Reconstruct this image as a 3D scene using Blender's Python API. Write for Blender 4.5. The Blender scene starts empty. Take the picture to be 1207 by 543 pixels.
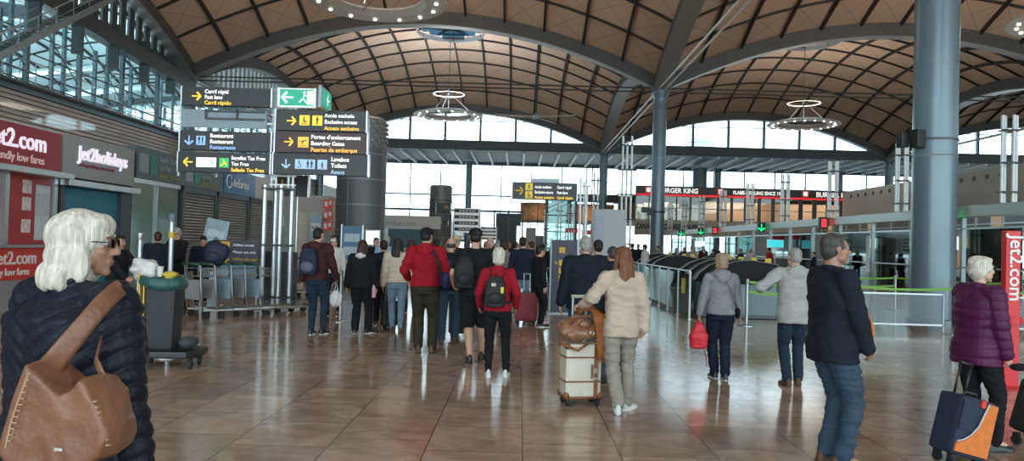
import bpy, math, random
import numpy as np
from mathutils import Vector, Matrix, Euler
random.seed(7); np.random.seed(7)
PI = math.pi
SC = bpy.context.scene
COL = SC.collection

# ------------------------------------------------------------------ camera
FPX = 900.0                      # focal length in pixels of a 1207 wide frame
CAMH = 1.6
cam_d = bpy.data.cameras.new('camera'); cam = bpy.data.objects.new('camera', cam_d); COL.objects.link(cam)
cam_d.sensor_width = 36.0; cam_d.lens = 36.0 * FPX / 1207.0; cam_d.clip_start = 0.05; cam_d.clip_end = 1000
cam.matrix_world = (Matrix.Translation((0, 0, CAMH)) @ Matrix.Rotation(math.radians(0.57), 4, 'Z')
                    @ Matrix.Rotation(math.radians(90 + 0.99), 4, 'X') @ Matrix.Rotation(math.radians(1.6), 4, 'Z'))
SC.camera = cam

# ------------------------------------------------------------------ light
SC.view_settings.view_transform = 'Standard'; SC.view_settings.look = 'None'
SC.view_settings.gamma = 1.0; SC.view_settings.use_curve_mapping = False
SC.view_settings.exposure = 0.0
wd = bpy.data.worlds.new('overcast_sky'); SC.world = wd; wd.use_nodes = True
nt = wd.node_tree; bg = nt.nodes['Background']
tc = nt.nodes.new('ShaderNodeTexCoord'); sp = nt.nodes.new('ShaderNodeSeparateXYZ'); rp = nt.nodes.new('ShaderNodeValToRGB')
nt.links.new(tc.outputs['Generated'], sp.inputs[0]); nt.links.new(sp.outputs['Z'], rp.inputs[0]); nt.links.new(rp.outputs[0], bg.inputs[0])
rp.color_ramp.elements[0].position = 0.0; rp.color_ramp.elements[0].color = (0.62, 0.80, 0.86, 1)
rp.color_ramp.elements[1].position = 0.5; rp.color_ramp.elements[1].color = (0.80, 0.92, 1.0, 1)
bg.inputs[1].default_value = 5.0

def lamp(name, kind, loc, energy, color=(1, 1, 1), size=1.0, size_y=None, rot=(0, 0, 0), spot=None):
    d = bpy.data.lights.new(name, kind); d.energy = energy; d.color = color
    if kind == 'AREA':
        d.size = size
        if size_y: d.shape = 'RECTANGLE'; d.size_y = size_y
    elif kind in ('POINT', 'SPOT'): d.shadow_soft_size = size
    if spot: d.spot_size = spot
    o = bpy.data.objects.new(name, d); COL.objects.link(o); o.location = loc; o.rotation_euler = rot
    return o

# ------------------------------------------------------------------ helpers
def W(x, y, Y):
    """world point seen at photo pixel (x, y) at distance Y along the hall"""
    return (((x - 612) + .028 * (y - 287)) * Y / FPX, Y, CAMH + (287 + .028 * (x - 603) - y) * Y / FPX)

class MB:
    def __init__(s): s.v = []; s.f = []; s.mi = []; s.uv = None; s.m = 0; s.st = []; s.sf = []
    def add(s, vs, fs):
        n = len(s.v); s.st.append(n); s.sf.append(len(s.f)); s.v.extend([tuple(p) for p in vs]); s.f.extend([tuple(i + n for i in f) for f in fs]); s.mi.extend([s.m] * len(fs)); return s
    def box(s, c, d, rz=0.0, M=None):
        x, y, z = d[0] / 2, d[1] / 2, d[2] / 2
        vs = [Vector((sx * x, sy * y, sz * z)) for sz in (-1, 1) for sy in (-1, 1) for sx in (-1, 1)]
        R = M.to_3x3() if M is not None else Matrix.Rotation(rz, 3, 'Z')
        c = Vector(c)
        return s.add([R @ p + c for p in vs], [(0, 2, 3, 1), (4, 5, 7, 6), (0, 1, 5, 4), (2, 6, 7, 3), (0, 4, 6, 2), (1, 3, 7, 5)])
    def b2(s, x0, x1, y0, y1, z0, z1):
        return s.box(((x0 + x1) / 2, (y0 + y1) / 2, (z0 + z1) / 2), (abs(x1 - x0), abs(y1 - y0), abs(z1 - z0)))
    def beam(s, p0, p1, w, h=None, up=(0, 0, 1)):
        h = h or w; p0 = Vector(p0); p1 = Vector(p1); d = (p1 - p0)
        if d.length < 1e-6: return s
        d.normalize(); u = Vector(up)
        if abs(d.dot(u)) > .98: u = Vector((0, 1, 0))
        a = d.cross(u).normalized() * (w / 2); b = a.cross(d).normalized() * (h / 2)
        vs = [p + q for p in (p0, p1) for q in (-a - b, a - b, a + b, -a + b)]
        return s.add(vs, [(3, 2, 1, 0), (4, 5, 6, 7), (0, 1, 5, 4), (1, 2, 6, 5), (2, 3, 7, 6), (3, 0, 4, 7)])
    def tube(s, pts, r, n=8, cap=True, flat=None):
        pts = [Vector(p) for p in pts]; rs = r if hasattr(r, '__len__') else [r] * len(pts)
        rings = []; prev = None
        for i, p in enumerate(pts):
            d = (pts[min(i + 1, len(pts) - 1)] - pts[max(i - 1, 0)])
            if d.length < 1e-9: d = Vector((0, 0, 1))
            d.normalize()
            if prev is None:
                u = Vector((0, 0, 1)) if abs(d.z) < .9 else Vector((1, 0, 0))
                a = d.cross(u).normalized()
            else:
                a = (prev - d * prev.dot(d))
                a = a.normalized() if a.length > 1e-6 else d.orthogonal().normalized()
            prev = a; b = d.cross(a)
            rr = rs[i]; ra, rb = (rr, rr) if not hasattr(rr, '__len__') else rr
            rings.append([p + a * (ra * math.cos(2 * PI * k / n)) + b * (rb * math.sin(2 * PI * k / n)) for k in range(n)])
        return s.loft(rings, cap)
    def cyl(s, p0, p1, r, r1=None, n=16): return s.tube([p0, p1], [r, r if r1 is None else r1], n)
    def loft(s, rings, cap=True, closed=True):
        n = len(rings[0]); vs = [p for r in rings for p in r]; fs = []
        for i in range(len(rings) - 1):
            for k in range(n if closed else n - 1):
                k2 = (k + 1) % n
                fs.append((i * n + k, i * n + k2, (i + 1) * n + k2, (i + 1) * n + k))
        if cap: fs.append(tuple(range(n - 1, -1, -1))); fs.append(tuple((len(rings) - 1) * n + k for k in range(n)))
        return s.add(vs, fs)
    def lathe(s, prof, c=(0, 0, 0), n=24, cap=True):
        c = Vector(c)
        return s.loft([[c + Vector((r * math.cos(2 * PI * k / n), r * math.sin(2 * PI * k / n), z)) for k in range(n)] for r, z in prof], cap)
    def ball(s, c, r, M=None, n=14, m=9):
        c = Vector(c); r = r if hasattr(r, '__len__') else (r, r, r); R = M if M is not None else None
        vs = []; fs = []
        def T(p):
            p = Vector((p[0] * r[0], p[1] * r[1], p[2] * r[2]))
            return (R.to_3x3() @ p if R is not None else p) + c
        vs.append(T((0, 0, -1)))
        for i in range(1, m):
            t = PI * i / m
            for k in range(n):
                vs.append(T((math.sin(t) * math.cos(2 * PI * k / n), math.sin(t) * math.sin(2 * PI * k / n), -math.cos(t))))
        vs.append(T((0, 0, 1))); top = len(vs) - 1
        for k in range(n):
            k2 = (k + 1) % n
            fs.append((0, 1 + k2, 1 + k)); fs.append((top, 1 + (m - 2) * n + k, 1 + (m - 2) * n + k2))
            for i in range(m - 2): fs.append((1 + i * n + k, 1 + i * n + k2, 1 + (i + 1) * n + k2, 1 + (i + 1) * n + k))
        return s.add(vs, fs)
    def capsule(s, p0, p1, r0, r1=None, n=12):
        r1 = r0 if r1 is None else r1
        s.cyl(p0, p1, r0, r1, n); s.ball(p0, r0, n=n, m=8); s.ball(p1, r1, n=n, m=8); return s
    def prism(s, pts2, z0, z1, ax='z'):
        """outline extruded; ax = 'y': pts are (x, z), z0/z1 are y; 'x': pts are (y, z)"""
        f = {'z': lambda a, b, c: (a, b, c), 'y': lambda a, b, c: (a, c, b), 'x': lambda a, b, c: (c, a, b)}[ax]
        return s.loft([[f(a, b, z) for a, b in pts2] for z in (z0, z1)])
    def build_each(s, name, mats, parent=None, per=1, **kw):
        """one object for every `per` shapes added"""
        out = []; cuts = s.st[::per] + [len(s.v)]; fo = s.sf[::per] + [len(s.f)]
        for i in range(len(cuts) - 1):
            m = MB(); m.v = s.v[cuts[i]:cuts[i + 1]]; m.f = [tuple(k - cuts[i] for k in f) for f in s.f[fo[i]:fo[i + 1]]]; m.mi = s.mi[fo[i]:fo[i + 1]]
            out.append(m.build(name, mats, parent, **kw))
        return out
    def xf(s, M):
        s.v = [tuple(M @ Vector(p)) for p in s.v]; return s
    def mesh(s, name):
        me = bpy.data.meshes.new(name); me.from_pydata([tuple(p) for p in s.v], [], s.f); me.update(); return me
    def build(s, name, mats, parent=None, smooth=False, bevel=0.0, loc=None, rz=None, fix=True):
        me = s.mesh(name)
        mats = mats if isinstance(mats, (list, tuple)) else [mats]
        for m in mats: me.materials.append(m)
        if len(mats) > 1: me.polygons.foreach_set('material_index', s.mi)
        if fix or bevel:
            import bmesh
            bm = bmesh.new(); bm.from_mesh(me); bmesh.ops.recalc_face_normals(bm, faces=bm.faces)
            if bevel:
                es = [e for e in bm.edges if len(e.link_faces) == 2 and e.calc_face_angle(0) > .6]
                bmesh.ops.bevel(bm, geom=es, offset=bevel, segments=2, profile=.6, affect='EDGES', clamp_overlap=True)
            bm.to_mesh(me); bm.free()
        if smooth:
            me.polygons.foreach_set('use_smooth', [True] * len(me.polygons))
            if smooth == 'auto':
                try: me.set_sharp_from_angle(angle=math.radians(35))
                except Exception: pass
        o = bpy.data.objects.new(name, me); COL.objects.link(o)
        if parent is not None: o.parent = parent
        if loc is not None: o.location = loc
        if rz is not None: o.rotation_euler[2] = rz
        return o

def tag(o, label=None, cat=None, group=None, kind=None):
    if label: o['label'] = label
    if cat: o['category'] = cat
    if group: o['group'] = group
    if kind: o['kind'] = kind
    return o
def thing(name, label, cat, loc=(0, 0, 0), rz=0.0, group=None):
    o = bpy.data.objects.new(name, None); COL.objects.link(o); o.location = loc; o.rotation_euler = (0, 0, rz)
    o.empty_display_size = .1
    return tag(o, label, cat, group)
def struct(o, label=None): return tag(o, label, None, None, 'structure')
def copy_tree(o, parent=None):
    c = o.copy(); COL.objects.link(c)
    if parent is not None: c.parent = parent
    for ch in list(KIDS.get(o.name, [])) or [x for x in bpy.data.objects if x.parent == o]: copy_tree(ch, c)
    return c
KIDS = {}

_mc = {}
def mat(name, col, rough=.6, metal=0.0, var=0.0, nscale=8.0, bump=0.0, bscale=40.0, emit=0.0, spec=.5, alpha=1.0, stretch=(1, 1, 1), ecol=None, sheen=0.0):
    if name in _mc: return _mc[name]
    m = bpy.data.materials.new(name); m.use_nodes = True; t = m.node_tree; L = t.links.new
    b = t.nodes['Principled BSDF']; b.inputs['Roughness'].default_value = rough; b.inputs['Metallic'].default_value = metal
    b.inputs['Specular IOR Level'].default_value = spec
    c = (*col, 1); b.inputs['Base Color'].default_value = c
    if sheen: b.inputs['Sheen Weight'].default_value = sheen
    if emit: b.inputs['Emission Color'].default_value = (*(ecol or col), 1); b.inputs['Emission Strength'].default_value = emit
    if alpha < 1: b.inputs['Alpha'].default_value = alpha
    cd = t.nodes.new('ShaderNodeTexCoord'); mp = t.nodes.new('ShaderNodeMapping'); mp.inputs['Scale'].default_value = stretch
    L(cd.outputs['Object'], mp.inputs[0])
    if var <= 0 and not emit: var = .05
    if var > 0:
        n = t.nodes.new('ShaderNodeTexNoise'); n.inputs['Scale'].default_value = nscale; n.inputs['Detail'].default_value = 5
        L(mp.outputs[0], n.inputs['Vector'])
        r = t.nodes.new('ShaderNodeValToRGB'); r.color_ramp.elements[0].position = .3; r.color_ramp.elements[1].position = .7
        r.color_ramp.elements[0].color = (*[max(0, x * (1 - var)) for x in col], 1); r.color_ramp.elements[1].color = (*[min(1, x * (1 + var)) for x in col], 1)
        L(n.outputs['Fac'], r.inputs[0]); L(r.outputs[0], b.inputs['Base Color'])
    if bump > 0:
        n2 = t.nodes.new('ShaderNodeTexNoise'); n2.inputs['Scale'].default_value = bscale; n2.inputs['Detail'].default_value = 4
        L(mp.outputs[0], n2.inputs['Vector']); bn = t.nodes.new('ShaderNodeBump'); bn.inputs['Strength'].default_value = bump; bn.inputs['Distance'].default_value = .02
        L(n2.outputs['Fac'], bn.inputs['Height']); L(bn.outputs[0], b.inputs['Normal'])
    _mc[name] = m; return m
def glass_mat(name, tint, opac=.15, rough=.03):
    """thin window glass: mostly clear, a share of gloss"""
    if name in _mc: return _mc[name]
    m = bpy.data.materials.new(name); m.use_nodes = True; t = m.node_tree; t.nodes.clear(); L = t.links.new
    o = t.nodes.new('ShaderNodeOutputMaterial'); mx = t.nodes.new('ShaderNodeMixShader'); tr = t.nodes.new('ShaderNodeBsdfTransparent'); gl = t.nodes.new('ShaderNodeBsdfGlossy')
    tr.inputs[0].default_value = (*tint, 1); gl.inputs['Color'].default_value = (*tint, 1); gl.inputs['Roughness'].default_value = rough
    fr = t.nodes.new('ShaderNodeFresnel'); ad = t.nodes.new('ShaderNodeMath'); ad.operation = 'ADD'; ad.inputs[1].default_value = opac; ad.use_clamp = True
    L(fr.outputs[0], ad.inputs[0]); L(ad.outputs[0], mx.inputs[0]); L(tr.outputs[0], mx.inputs[1]); L(gl.outputs[0], mx.inputs[2]); L(mx.outputs[0], o.inputs[0])
    _mc[name] = m; return m
def emat(name, col, s): return mat(name, col, emit=s, rough=.5)

# palette
STEEL = mat('grey_green_painted_steel', (.085, .10, .105), .45, .2, .08, 3)
STEELL = mat('light_painted_steel', (.30, .36, .38), .4, .3, .08, 3)
COLM = mat('blue_grey_column_paint', (.155, .215, .25), .28, .25, .05, 1.5)
ALU = mat('brushed_aluminium', (.52, .55, .55), .28, .85, .1, 14, stretch=(1, 1, .1))
ALUW = mat('white_powder_coated_tube', (.72, .76, .76), .35, .2, .05, 6)
DARK = mat('charcoal_sign_panel', (.022, .023, .026), .4, 0, .1, 5)
BLACK = mat('black_plastic', (.012, .012, .013), .4, 0, .1, 12)
RUBBER = mat('black_rubber', (.015, .015, .015), .7, 0, .1, 20)
WHITE = mat('white_paint', (.75, .76, .74), .5, 0, .04, 4)
YEL = emat('lit_yellow_lettering', (1, .62, .05), .8)
ORG = emat('lit_orange_lettering', (1, .5, .06), .8)
WHT = emat('lit_white_lettering', (.95, .93, .88), .85)
BLU = emat('lit_blue_lettering', (.25, .42, .72), .8)
LBLU = emat('lit_pale_blue_panel', (.33, .47, .66), .7)
PRINTW = mat('white_print', (.8, .8, .78), .5)
PRINTY = mat('yellow_print', (.8, .55, .05), .5)
GLASSC = glass_mat('clear_window_glass', (.93, .97, 1.0), .03)
GLASST = glass_mat('teal_tinted_glass', (.62, .80, .82), .06)

def text(body, size, M, m, parent=None, name='lettering', bold=.0, depth=.006, align='LEFT', squash=1.0, sp=1.0):
    cu = bpy.data.curves.new(name, 'FONT'); cu.body = body; cu.size = size; cu.extrude = depth; cu.offset = bold * size; cu.align_x = align
    cu.resolution_u = 3; cu.space_character = sp
    t = bpy.data.objects.new('t', cu); COL.objects.link(t)
    dg = bpy.context.evaluated_depsgraph_get(); me = bpy.data.meshes.new_from_object(t.evaluated_get(dg))
    bpy.data.objects.remove(t); bpy.data.curves.remove(cu)
    me.transform(M @ Matrix.Diagonal((squash, 1, 1, 1))); me.name = name; me.materials.clear(); me.materials.append(m)
    o = bpy.data.objects.new(name, me); COL.objects.link(o)
    if parent is not None: o.parent = parent
    return o
def FR(x, y, z):            # lettering standing upright and read from the camera side (facing -Y)
    return Matrix.Translation((x, y, z)) @ Matrix.Rotation(PI / 2, 4, 'X')
# ================================================================== THE HALL
# ---- floor
def floor_mat():
    m = bpy.data.materials.new('polished_travertine_tiles'); m.use_nodes = True; t = m.node_tree; L = t.links.new; N = t.nodes.new
    b = t.nodes['Principled BSDF']
    def math_(op, a, c=None, v=None):
        n = N('ShaderNodeMath'); n.operation = op
        for i, q in enumerate((a, c)):
            if q is None: continue
            if isinstance(q, (int, float)): n.inputs[i].default_value = q
            else: L(q, n.inputs[i])
        return n.outputs[0]
    g = N('ShaderNodeNewGeometry'); s = N('ShaderNodeSeparateXYZ'); L(g.outputs['Position'], s.inputs[0])
    ux = math_('DIVIDE', math_('ADD', s.outputs[0], 100 * .75 - .07), .75); cx = math_('FLOOR', ux); fx = math_('SUBTRACT', ux, cx)
    off = math_('MULTIPLY', math_('MODULO', cx, 2.0), .36)
    uy = math_('ADD', math_('DIVIDE', math_('ADD', s.outputs[1], 50.0), .78), off); cy = math_('FLOOR', uy); fy = math_('SUBTRACT', uy, cy)
    def edge(f, w): return math_('LESS_THAN', math_('MINIMUM', f, math_('SUBTRACT', 1.0, f)), w)
    joint = math_('MAXIMUM', edge(fx, .006), edge(fy, .006))
    cv = N('ShaderNodeCombineXYZ'); L(cx, cv.inputs[0]); L(cy, cv.inputs[1])
    wn = N('ShaderNodeTexWhiteNoise'); wn.noise_dimensions = '3D'; L(cv.outputs[0], wn.inputs['Vector'])
    # veining, shifted tile by tile
    sh = N('ShaderNodeVectorMath'); sh.operation = 'SCALE'; L(wn.outputs['Color'], sh.inputs[0]); sh.inputs['Scale'].default_value = 9.0
    ad = N('ShaderNodeVectorMath'); ad.operation = 'ADD'; L(g.outputs['Position'], ad.inputs[0]); L(sh.outputs[0], ad.inputs[1])
    mp = N('ShaderNodeMapping'); L(ad.outputs[0], mp.inputs[0]); mp.inputs['Scale'].default_value = (1.1, 1.35, 1); mp.inputs['Rotation'].default_value = (0, 0, .5)
    n1 = N('ShaderNodeTexNoise'); n1.inputs['Scale'].default_value = 2.3; n1.inputs['Detail'].default_value = 9; n1.inputs['Roughness'].default_value = .66; n1.inputs['Distortion'].default_value = .7
    L(mp.outputs[0], n1.inputs['Vector'])
    r1 = N('ShaderNodeValToRGB'); e = r1.color_ramp.elements; e[0].position = .27; e[0].color = (.25, .165, .115, 1); e[1].position = .72; e[1].color = (.55, .42, .32, 1)
    x = r1.color_ramp.elements.new(.5); x.color = (.40, .285, .205, 1)
    L(n1.outputs['Fac'], r1.inputs[0])
    tone = math_('ADD', math_('MULTIPLY', wn.outputs['Value'], .35), .82)
    mx = N('ShaderNodeMix'); mx.data_type = 'RGBA'; mx.blend_type = 'MULTIPLY'; mx.inputs[0].default_value = 1
    cc = N('ShaderNodeCombineColor'); [L(tone, cc.inputs[i]) for i in range(3)]
    L(r1.outputs[0], mx.inputs[6]); L(cc.outputs[0], mx.inputs[7])
    m2 = N('ShaderNodeMix'); m2.data_type = 'RGBA'; L(joint, m2.inputs[0]); L(mx.outputs[2], m2.inputs[6]); m2.inputs[7].default_value = (.07, .045, .03, 1)
    L(m2.outputs[2], b.inputs['Base Color'])
    n2 = N('ShaderNodeTexNoise'); n2.inputs['Scale'].default_value = 5; n2.inputs['Detail'].default_value = 6; L(mp.outputs[0], n2.inputs['Vector'])
    rr = N('ShaderNodeMapRange'); rr.inputs[3].default_value = .07; rr.inputs[4].default_value = .2; L(n2.outputs['Fac'], rr.inputs[0]); L(rr.outputs[0], b.inputs['Roughness'])
    b.inputs['Specular IOR Level'].default_value = .62
    bn = N('ShaderNodeBump'); bn.inputs['Strength'].default_value = .04; bn.inputs['Distance'].default_value = .01
    L(math_('SUBTRACT', n1.outputs['Fac'], math_('MULTIPLY', joint, .4)), bn.inputs['Height']); L(bn.outputs[0], b.inputs['Normal'])
    return m
fl = MB().b2(-58, 78, -20, 105, -.2, 0).build('floor', floor_mat()); struct(fl, 'polished brown travertine tile floor of the terminal hall')
gr = MB().b2(-400, 400, -250, 600, -.6, -.25).build('ground', mat('pale_apron_concrete', (.42, .42, .40), .9)); struct(gr, 'pale concrete apron outside the glazing')

# ---- vaulted roof
S0, AX, AY = 13.5, 4.35, 4.05      # springing of the skin, rise of the cross arches, rise of the long arches
XG = [-57.3, -23.8, 9.7, 43.2, 76.7]; YG = [-18, 18, 54, 90]
def zroof(u, v, off=0): return S0 + off + AX * (1 - u * u) + AY * (1 - v * v)
def panel_mat():
    m = bpy.data.materials.new('timber_ceiling_panels'); m.use_nodes = True; t = m.node_tree; L = t.links.new; N = t.nodes.new
    b = t.nodes['Principled BSDF']; b.inputs['Roughness'].default_value = .7
    uv = N('ShaderNodeUVMap'); uv.uv_map = 'uv'
    sp = N('ShaderNodeSeparateXYZ'); L(uv.outputs[0], sp.inputs[0])
    def M(op, a, c=None):
        n = N('ShaderNodeMath'); n.operation = op
        for i, q in enumerate((a, c)):
            if q is None: continue
            if isinstance(q, (int, float)): n.inputs[i].default_value = q
            else: L(q, n.inputs[i])
        return n.outputs[0]
    fx = M('FRACT', sp.outputs[0]); fy = M('FRACT', sp.outputs[1])
    d1 = M('LESS_THAN', M('ABSOLUTE', M('SUBTRACT', fx, fy)), .010); d2 = M('LESS_THAN', M('ABSOLUTE', M('SUBTRACT', M('ADD', fx, fy), 1.0)), .010)
    fl = M('FLOOR', sp.outputs[0]); fl2 = M('FLOOR', sp.outputs[1]); cv = N('ShaderNodeCombineXYZ'); L(fl, cv.inputs[0]); L(fl2, cv.inputs[1])
    wn = N('ShaderNodeTexWhiteNoise'); L(cv.outputs[0], wn.inputs['Vector'])
    n = N('ShaderNodeTexNoise'); n.inputs['Scale'].default_value = 2.2; n.inputs['Detail'].default_value = 6; L(uv.outputs[0], n.inputs['Vector'])
    f = M('ADD', M('MULTIPLY', wn.outputs['Value'], .45), M('MULTIPLY', n.outputs['Fac'], .55))
    r = N('ShaderNodeValToRGB'); r.color_ramp.elements[0].position = .1; r.color_ramp.elements[1].position = .9
    r.color_ramp.elements[0].color = (.55, .41, .30, 1); r.color_ramp.elements[1].color = (.68, .51, .385, 1); L(f, r.inputs[0])
    mx = N('ShaderNodeMix'); mx.data_type = 'RGBA'; L(M('MULTIPLY', M('MAXIMUM', d1, d2), .55), mx.inputs[0]); L(r.outputs[0], mx.inputs[6]); mx.inputs[7].default_value = (.12, .08, .05, 1)
    L(mx.outputs[2], b.inputs['Base Color']); return m
PANEL = panel_mat()
ARCHM = mat('dark_grey_arch_steel', (.11, .115, .118), .5, .1, .06, 1.0)
RIBM = mat('dark_rib_steel', (.045, .043, .042), .5, .2, .05, 2)
FLANGE = mat('pale_arch_flange', (.33, .35, .35), .4, .3)
NC = 12
PALEV = mat('pale_teal_vault_lining', (.50, .62, .63), .6, 0, .05, .3)
def bay(ix, iy, ribs=True, light=True):
    x0, x1, y0, y1 = XG[ix], XG[ix + 1], YG[iy], YG[iy + 1]; xc, yc = (x0 + x1) / 2, (y0 + y1) / 2; hx, hy = (x1 - x0) / 2, (y1 - y0) / 2
    n = 60 if ribs else 24
    P = lambda u, v, o=0: (xc + u * hx, yc + v * hy, zroof(u, v, o))
    mb = MB(); vs = []; fs = []; uvs = []
    for j in range(n + 1):
        for i in range(n + 1):
            u, v = -1 + 2 * i / n, -1 + 2 * j / n; vs.append(P(u, v)); uvs.append(((u + 1) / 2 * NC, (v + 1) / 2 * NC))
    for j in range(n):
        for i in range(n):
            u, v = -1 + 2 * (i + .5) / n, -1 + 2 * (j + .5) / n
            if math.hypot(u * hx, v * hy) < 2.9: continue
            fs.append((j * (n + 1) + i, (j + 1) * (n + 1) + i, (j + 1) * (n + 1) + i + 1, j * (n + 1) + i + 1))
    mb.add(vs, fs); o = mb.build('ceiling', PANEL if ix else PALEV, smooth=True, fix=False)
    ul = o.data.uv_layers.new(name='uv'); lv = np.zeros(len(o.data.loops), dtype=np.int32); o.data.loops.foreach_get('vertex_index', lv)
    ul.data.foreach_set('uv', np.array(uvs)[lv].ravel())
    struct(o, 'timber panelled vault of one roof bay')
    if not ribs: return
    r = MB()
    for k in range(1, NC):
        u = -1 + 2 * k / NC
        for j in range(24):
            v0, v1 = -1 + 2 * j / 24, -1 + 2 * (j + 1) / 24
            if math.hypot(u * hx, (v0 + v1) / 2 * hy) < 2.9: continue
            r.beam(P(u, v0, -.14), P(u, v1, -.14), .14, .28)
    for k in range(1, NC):
        v = -1 + 2 * k / NC
        for j in range(24):
            u0, u1 = -1 + 2 * j / 24, -1 + 2 * (j + 1) / 24
            if math.hypot((u0 + u1) / 2 * hx, v * hy) < 2.9: continue
            r.beam(P(u0, v, -.09), P(u1, v, -.09), .09, .18)
    rb = r.build('rib_grid', RIBM, o, fix=False)
    # circular rooflight in the crown
    c = P(0, 0)
    s = MB(); s.lathe([(3.3, c[2] - .55), (3.3, c[2] + .25), (3.15, c[2] + .25), (3.15, c[2] - .55), (3.3, c[2] - .55)], (xc, yc, 0), 40, cap=False)
    s.build('skylight_ring', FLANGE, o, smooth='auto')
    g = MB(); g.lathe([(0.01, c[2] - .02), (3.15, c[2] - .02)], (xc, yc, 0), 40, cap=False)
    for a in range(6): g.beam((xc, yc, c[2] - .1), (xc + 3.15 * math.cos(a * PI / 3), yc + 3.15 * math.sin(a * PI / 3), c[2] - .1), .08)
    g.build('skylight_glass', glass_mat('blue_skylight_glass', (.30, .55, .74), .05), o)
def arch(p0, p1, rise, name='arch_beam', w=.55, dep=.9, n=28, flange=True):
    """box arch springing between two column heads"""
    p0, p1 = Vector(p0), Vector(p1); d = (p1 - p0); side = Vector((-d.y, d.x, 0)).normalized()
    mb = MB()
    def ring(t, w, lo, hi):
        u = -1 + 2 * t; c = p0 + d * t; z = rise * (1 - u * u)
        return [c + side * (sx * w / 2) + Vector((0, 0, z + (hi if sz else lo))) for sx, sz in ((-1, 0), (1, 0), (1, 1), (-1, 1))]
    lo, hi = -dep, .05
    mb.loft([ring(i / n, w, lo, hi) for i in range(n + 1)])
    o = mb.build(name, ARCHM)
    if flange:
        f = MB(); f.loft([ring(i / n, w + .24, lo - .07, lo - .004) for i in range(n + 1)])
        f.build('flange', FLANGE, o)
    struct(o, 'grey steel arch carrying the vault')
for ix in range(4):
    for iy in range(3):
        bay(ix, iy, ribs=(iy > 0 and ix < 4))
for y in YG:
    for ix in range(4): arch((XG[ix], y, S0), (XG[ix + 1], y, S0), AX)
for x in XG:
    for iy in range(3): arch((x, YG[iy], S0), (x, YG[iy + 1], S0), AY, w=.95)
# tie rods at springing level
for y in YG[1:]:
    for ix in (0, 1, 2, 3):
        mb = MB()
        for dz in (-.14, .14): mb.cyl((XG[ix], y, 12.75 + dz), (XG[ix + 1], y, 12.75 + dz), .055, n=8)
        struct(mb.build('tie_rod', STEEL), 'steel tie rods spanning a roof bay')
for x in XG[1:4]:
    for iy in (0, 1, 2):
        mb = MB()
        for dx in (-.22, .22): mb.cyl((x + dx, YG[iy], 12.7), (x + dx, YG[iy + 1], 12.7), .06, n=8)
        struct(mb.build('tie_rod', ALUW), 'pale tie rods along the hall')
# columns
def column(x, y, r=.48, h=12.75, m=COLM):
    mb = MB(); mb.lathe([(r + .07, 0), (r + .07, .12), (r, .14), (r, h - .9), (r, h - .5), (r + .12, h - .3), (r + .12, h)], (x, y, 0), 36)
    o = mb.build('column', m, smooth='auto')
    seam = MB()
    for z in (3.9, 7.9, 11.2): seam.lathe([(r + .003, z), (r + .012, z + .01), (r + .003, z + .03)], (x, y, 0), 36, cap=False)
    seam.build('seam', STEELL, o)
    struct(o, 'tall round blue grey steel column')
for x in XG[1:4]:
    for y in YG[1:]: column(x, y)
for x in (-6.9, 26.0, 42): column(x, 101, .42, 12.3)
o = MB().lathe([(.9, 0), (.9, 12.2)], (23.6, 101, 0), 28).build('column', mat('grey_green_duct_casing', (.20, .26, .25), .5, .2), smooth='auto'); struct(o, 'wide grey green round duct column')

# ---- end wall at Y = 90 (lunettes above the beam) and the lower glass front at Y = 104.5
MULL = mat('blue_grey_mullion', (.16, .22, .25), .4, .3)
for ix in (0, 1, 2, 3):
    x0, x1 = XG[ix], XG[ix + 1]; xc, hx = (x0 + x1) / 2, (x1 - x0) / 2
    zt = lambda x: S0 - .5 + AX * (1 - ((x - xc) / hx) ** 2)
    o = MB().b2(x0, x1, 89.8, 90.3, 12.75, 13.65).build('trim_1', STEEL); struct(o, 'deep horizontal steel beam under the lunette windows')
    n = 28; top = [(x0 + .3 + (x1 - x0 - .6) * i / n, zt(x0 + .3 + (x1 - x0 - .6) * i / n)) for i in range(n + 1)]
    vs = [(x, 90.4, 13.6) for x, z in top] + [(x, 90.4, max(z, 13.61)) for x, z in top]
    g = MB().add(vs, [(i, i + 1, n + 2 + i, n + 1 + i) for i in range(n)]).build('window_%d' % (ix + 1), GLASSC); struct(g, 'arched clerestory glazing above the canopy')
    fr = MB()
    k = 4.18; xs = [xc + (i - 3.5) * k for i in range(8)]
    for x in xs:
        if zt(x) > 13.9: fr.b2(x - .14, x + .14, 90.15, 90.55, 13.5, zt(x) + .3)
    fr.b2(x0 + 2.5, x1 - 2.5, 90.2, 90.4, 16.0 - .04, 16.04); fr.b2(x0 + .5, x1 - .5, 90.5, 90.55, 14.2, 14.25)
    fr.build('window_frame', MULL, g)
    fin = MB(); fin.b2(x0, x1, 90, 104.9, 12.62, 12.75); 
    o = fin.build('ceiling', mat('teal_grey_soffit', (.18, .25, .27), .6)); struct(o, 'flat soffit beyond the vaults')
    fb = MB()
    for i in range(16):
        x = x0 + (i + .5) * (x1 - x0) / 16; fb.b2(x - .13, x + .13, 90.3, 104.4, 12.3, 12.62)
    fb.build('fin', mat('pale_soffit_fin', (.85, .9, .92), .5), o)
FW = 104.5
g = MB().add([(-57.3, FW, 0), (76.7, FW, 0), (76.7, FW, 12.6), (-57.3, FW, 12.6)], [(0, 1, 2, 3)]).build('window_5', GLASSC); struct(g, 'full height glass front at the far end of the hall')
fr = MB()
for i in range(33):
    x = -6.85 + (i - 12) * 4.15; fr.b2(x - .07, x + .07, FW - .15, FW + .1, 0, 12.6)
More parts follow.
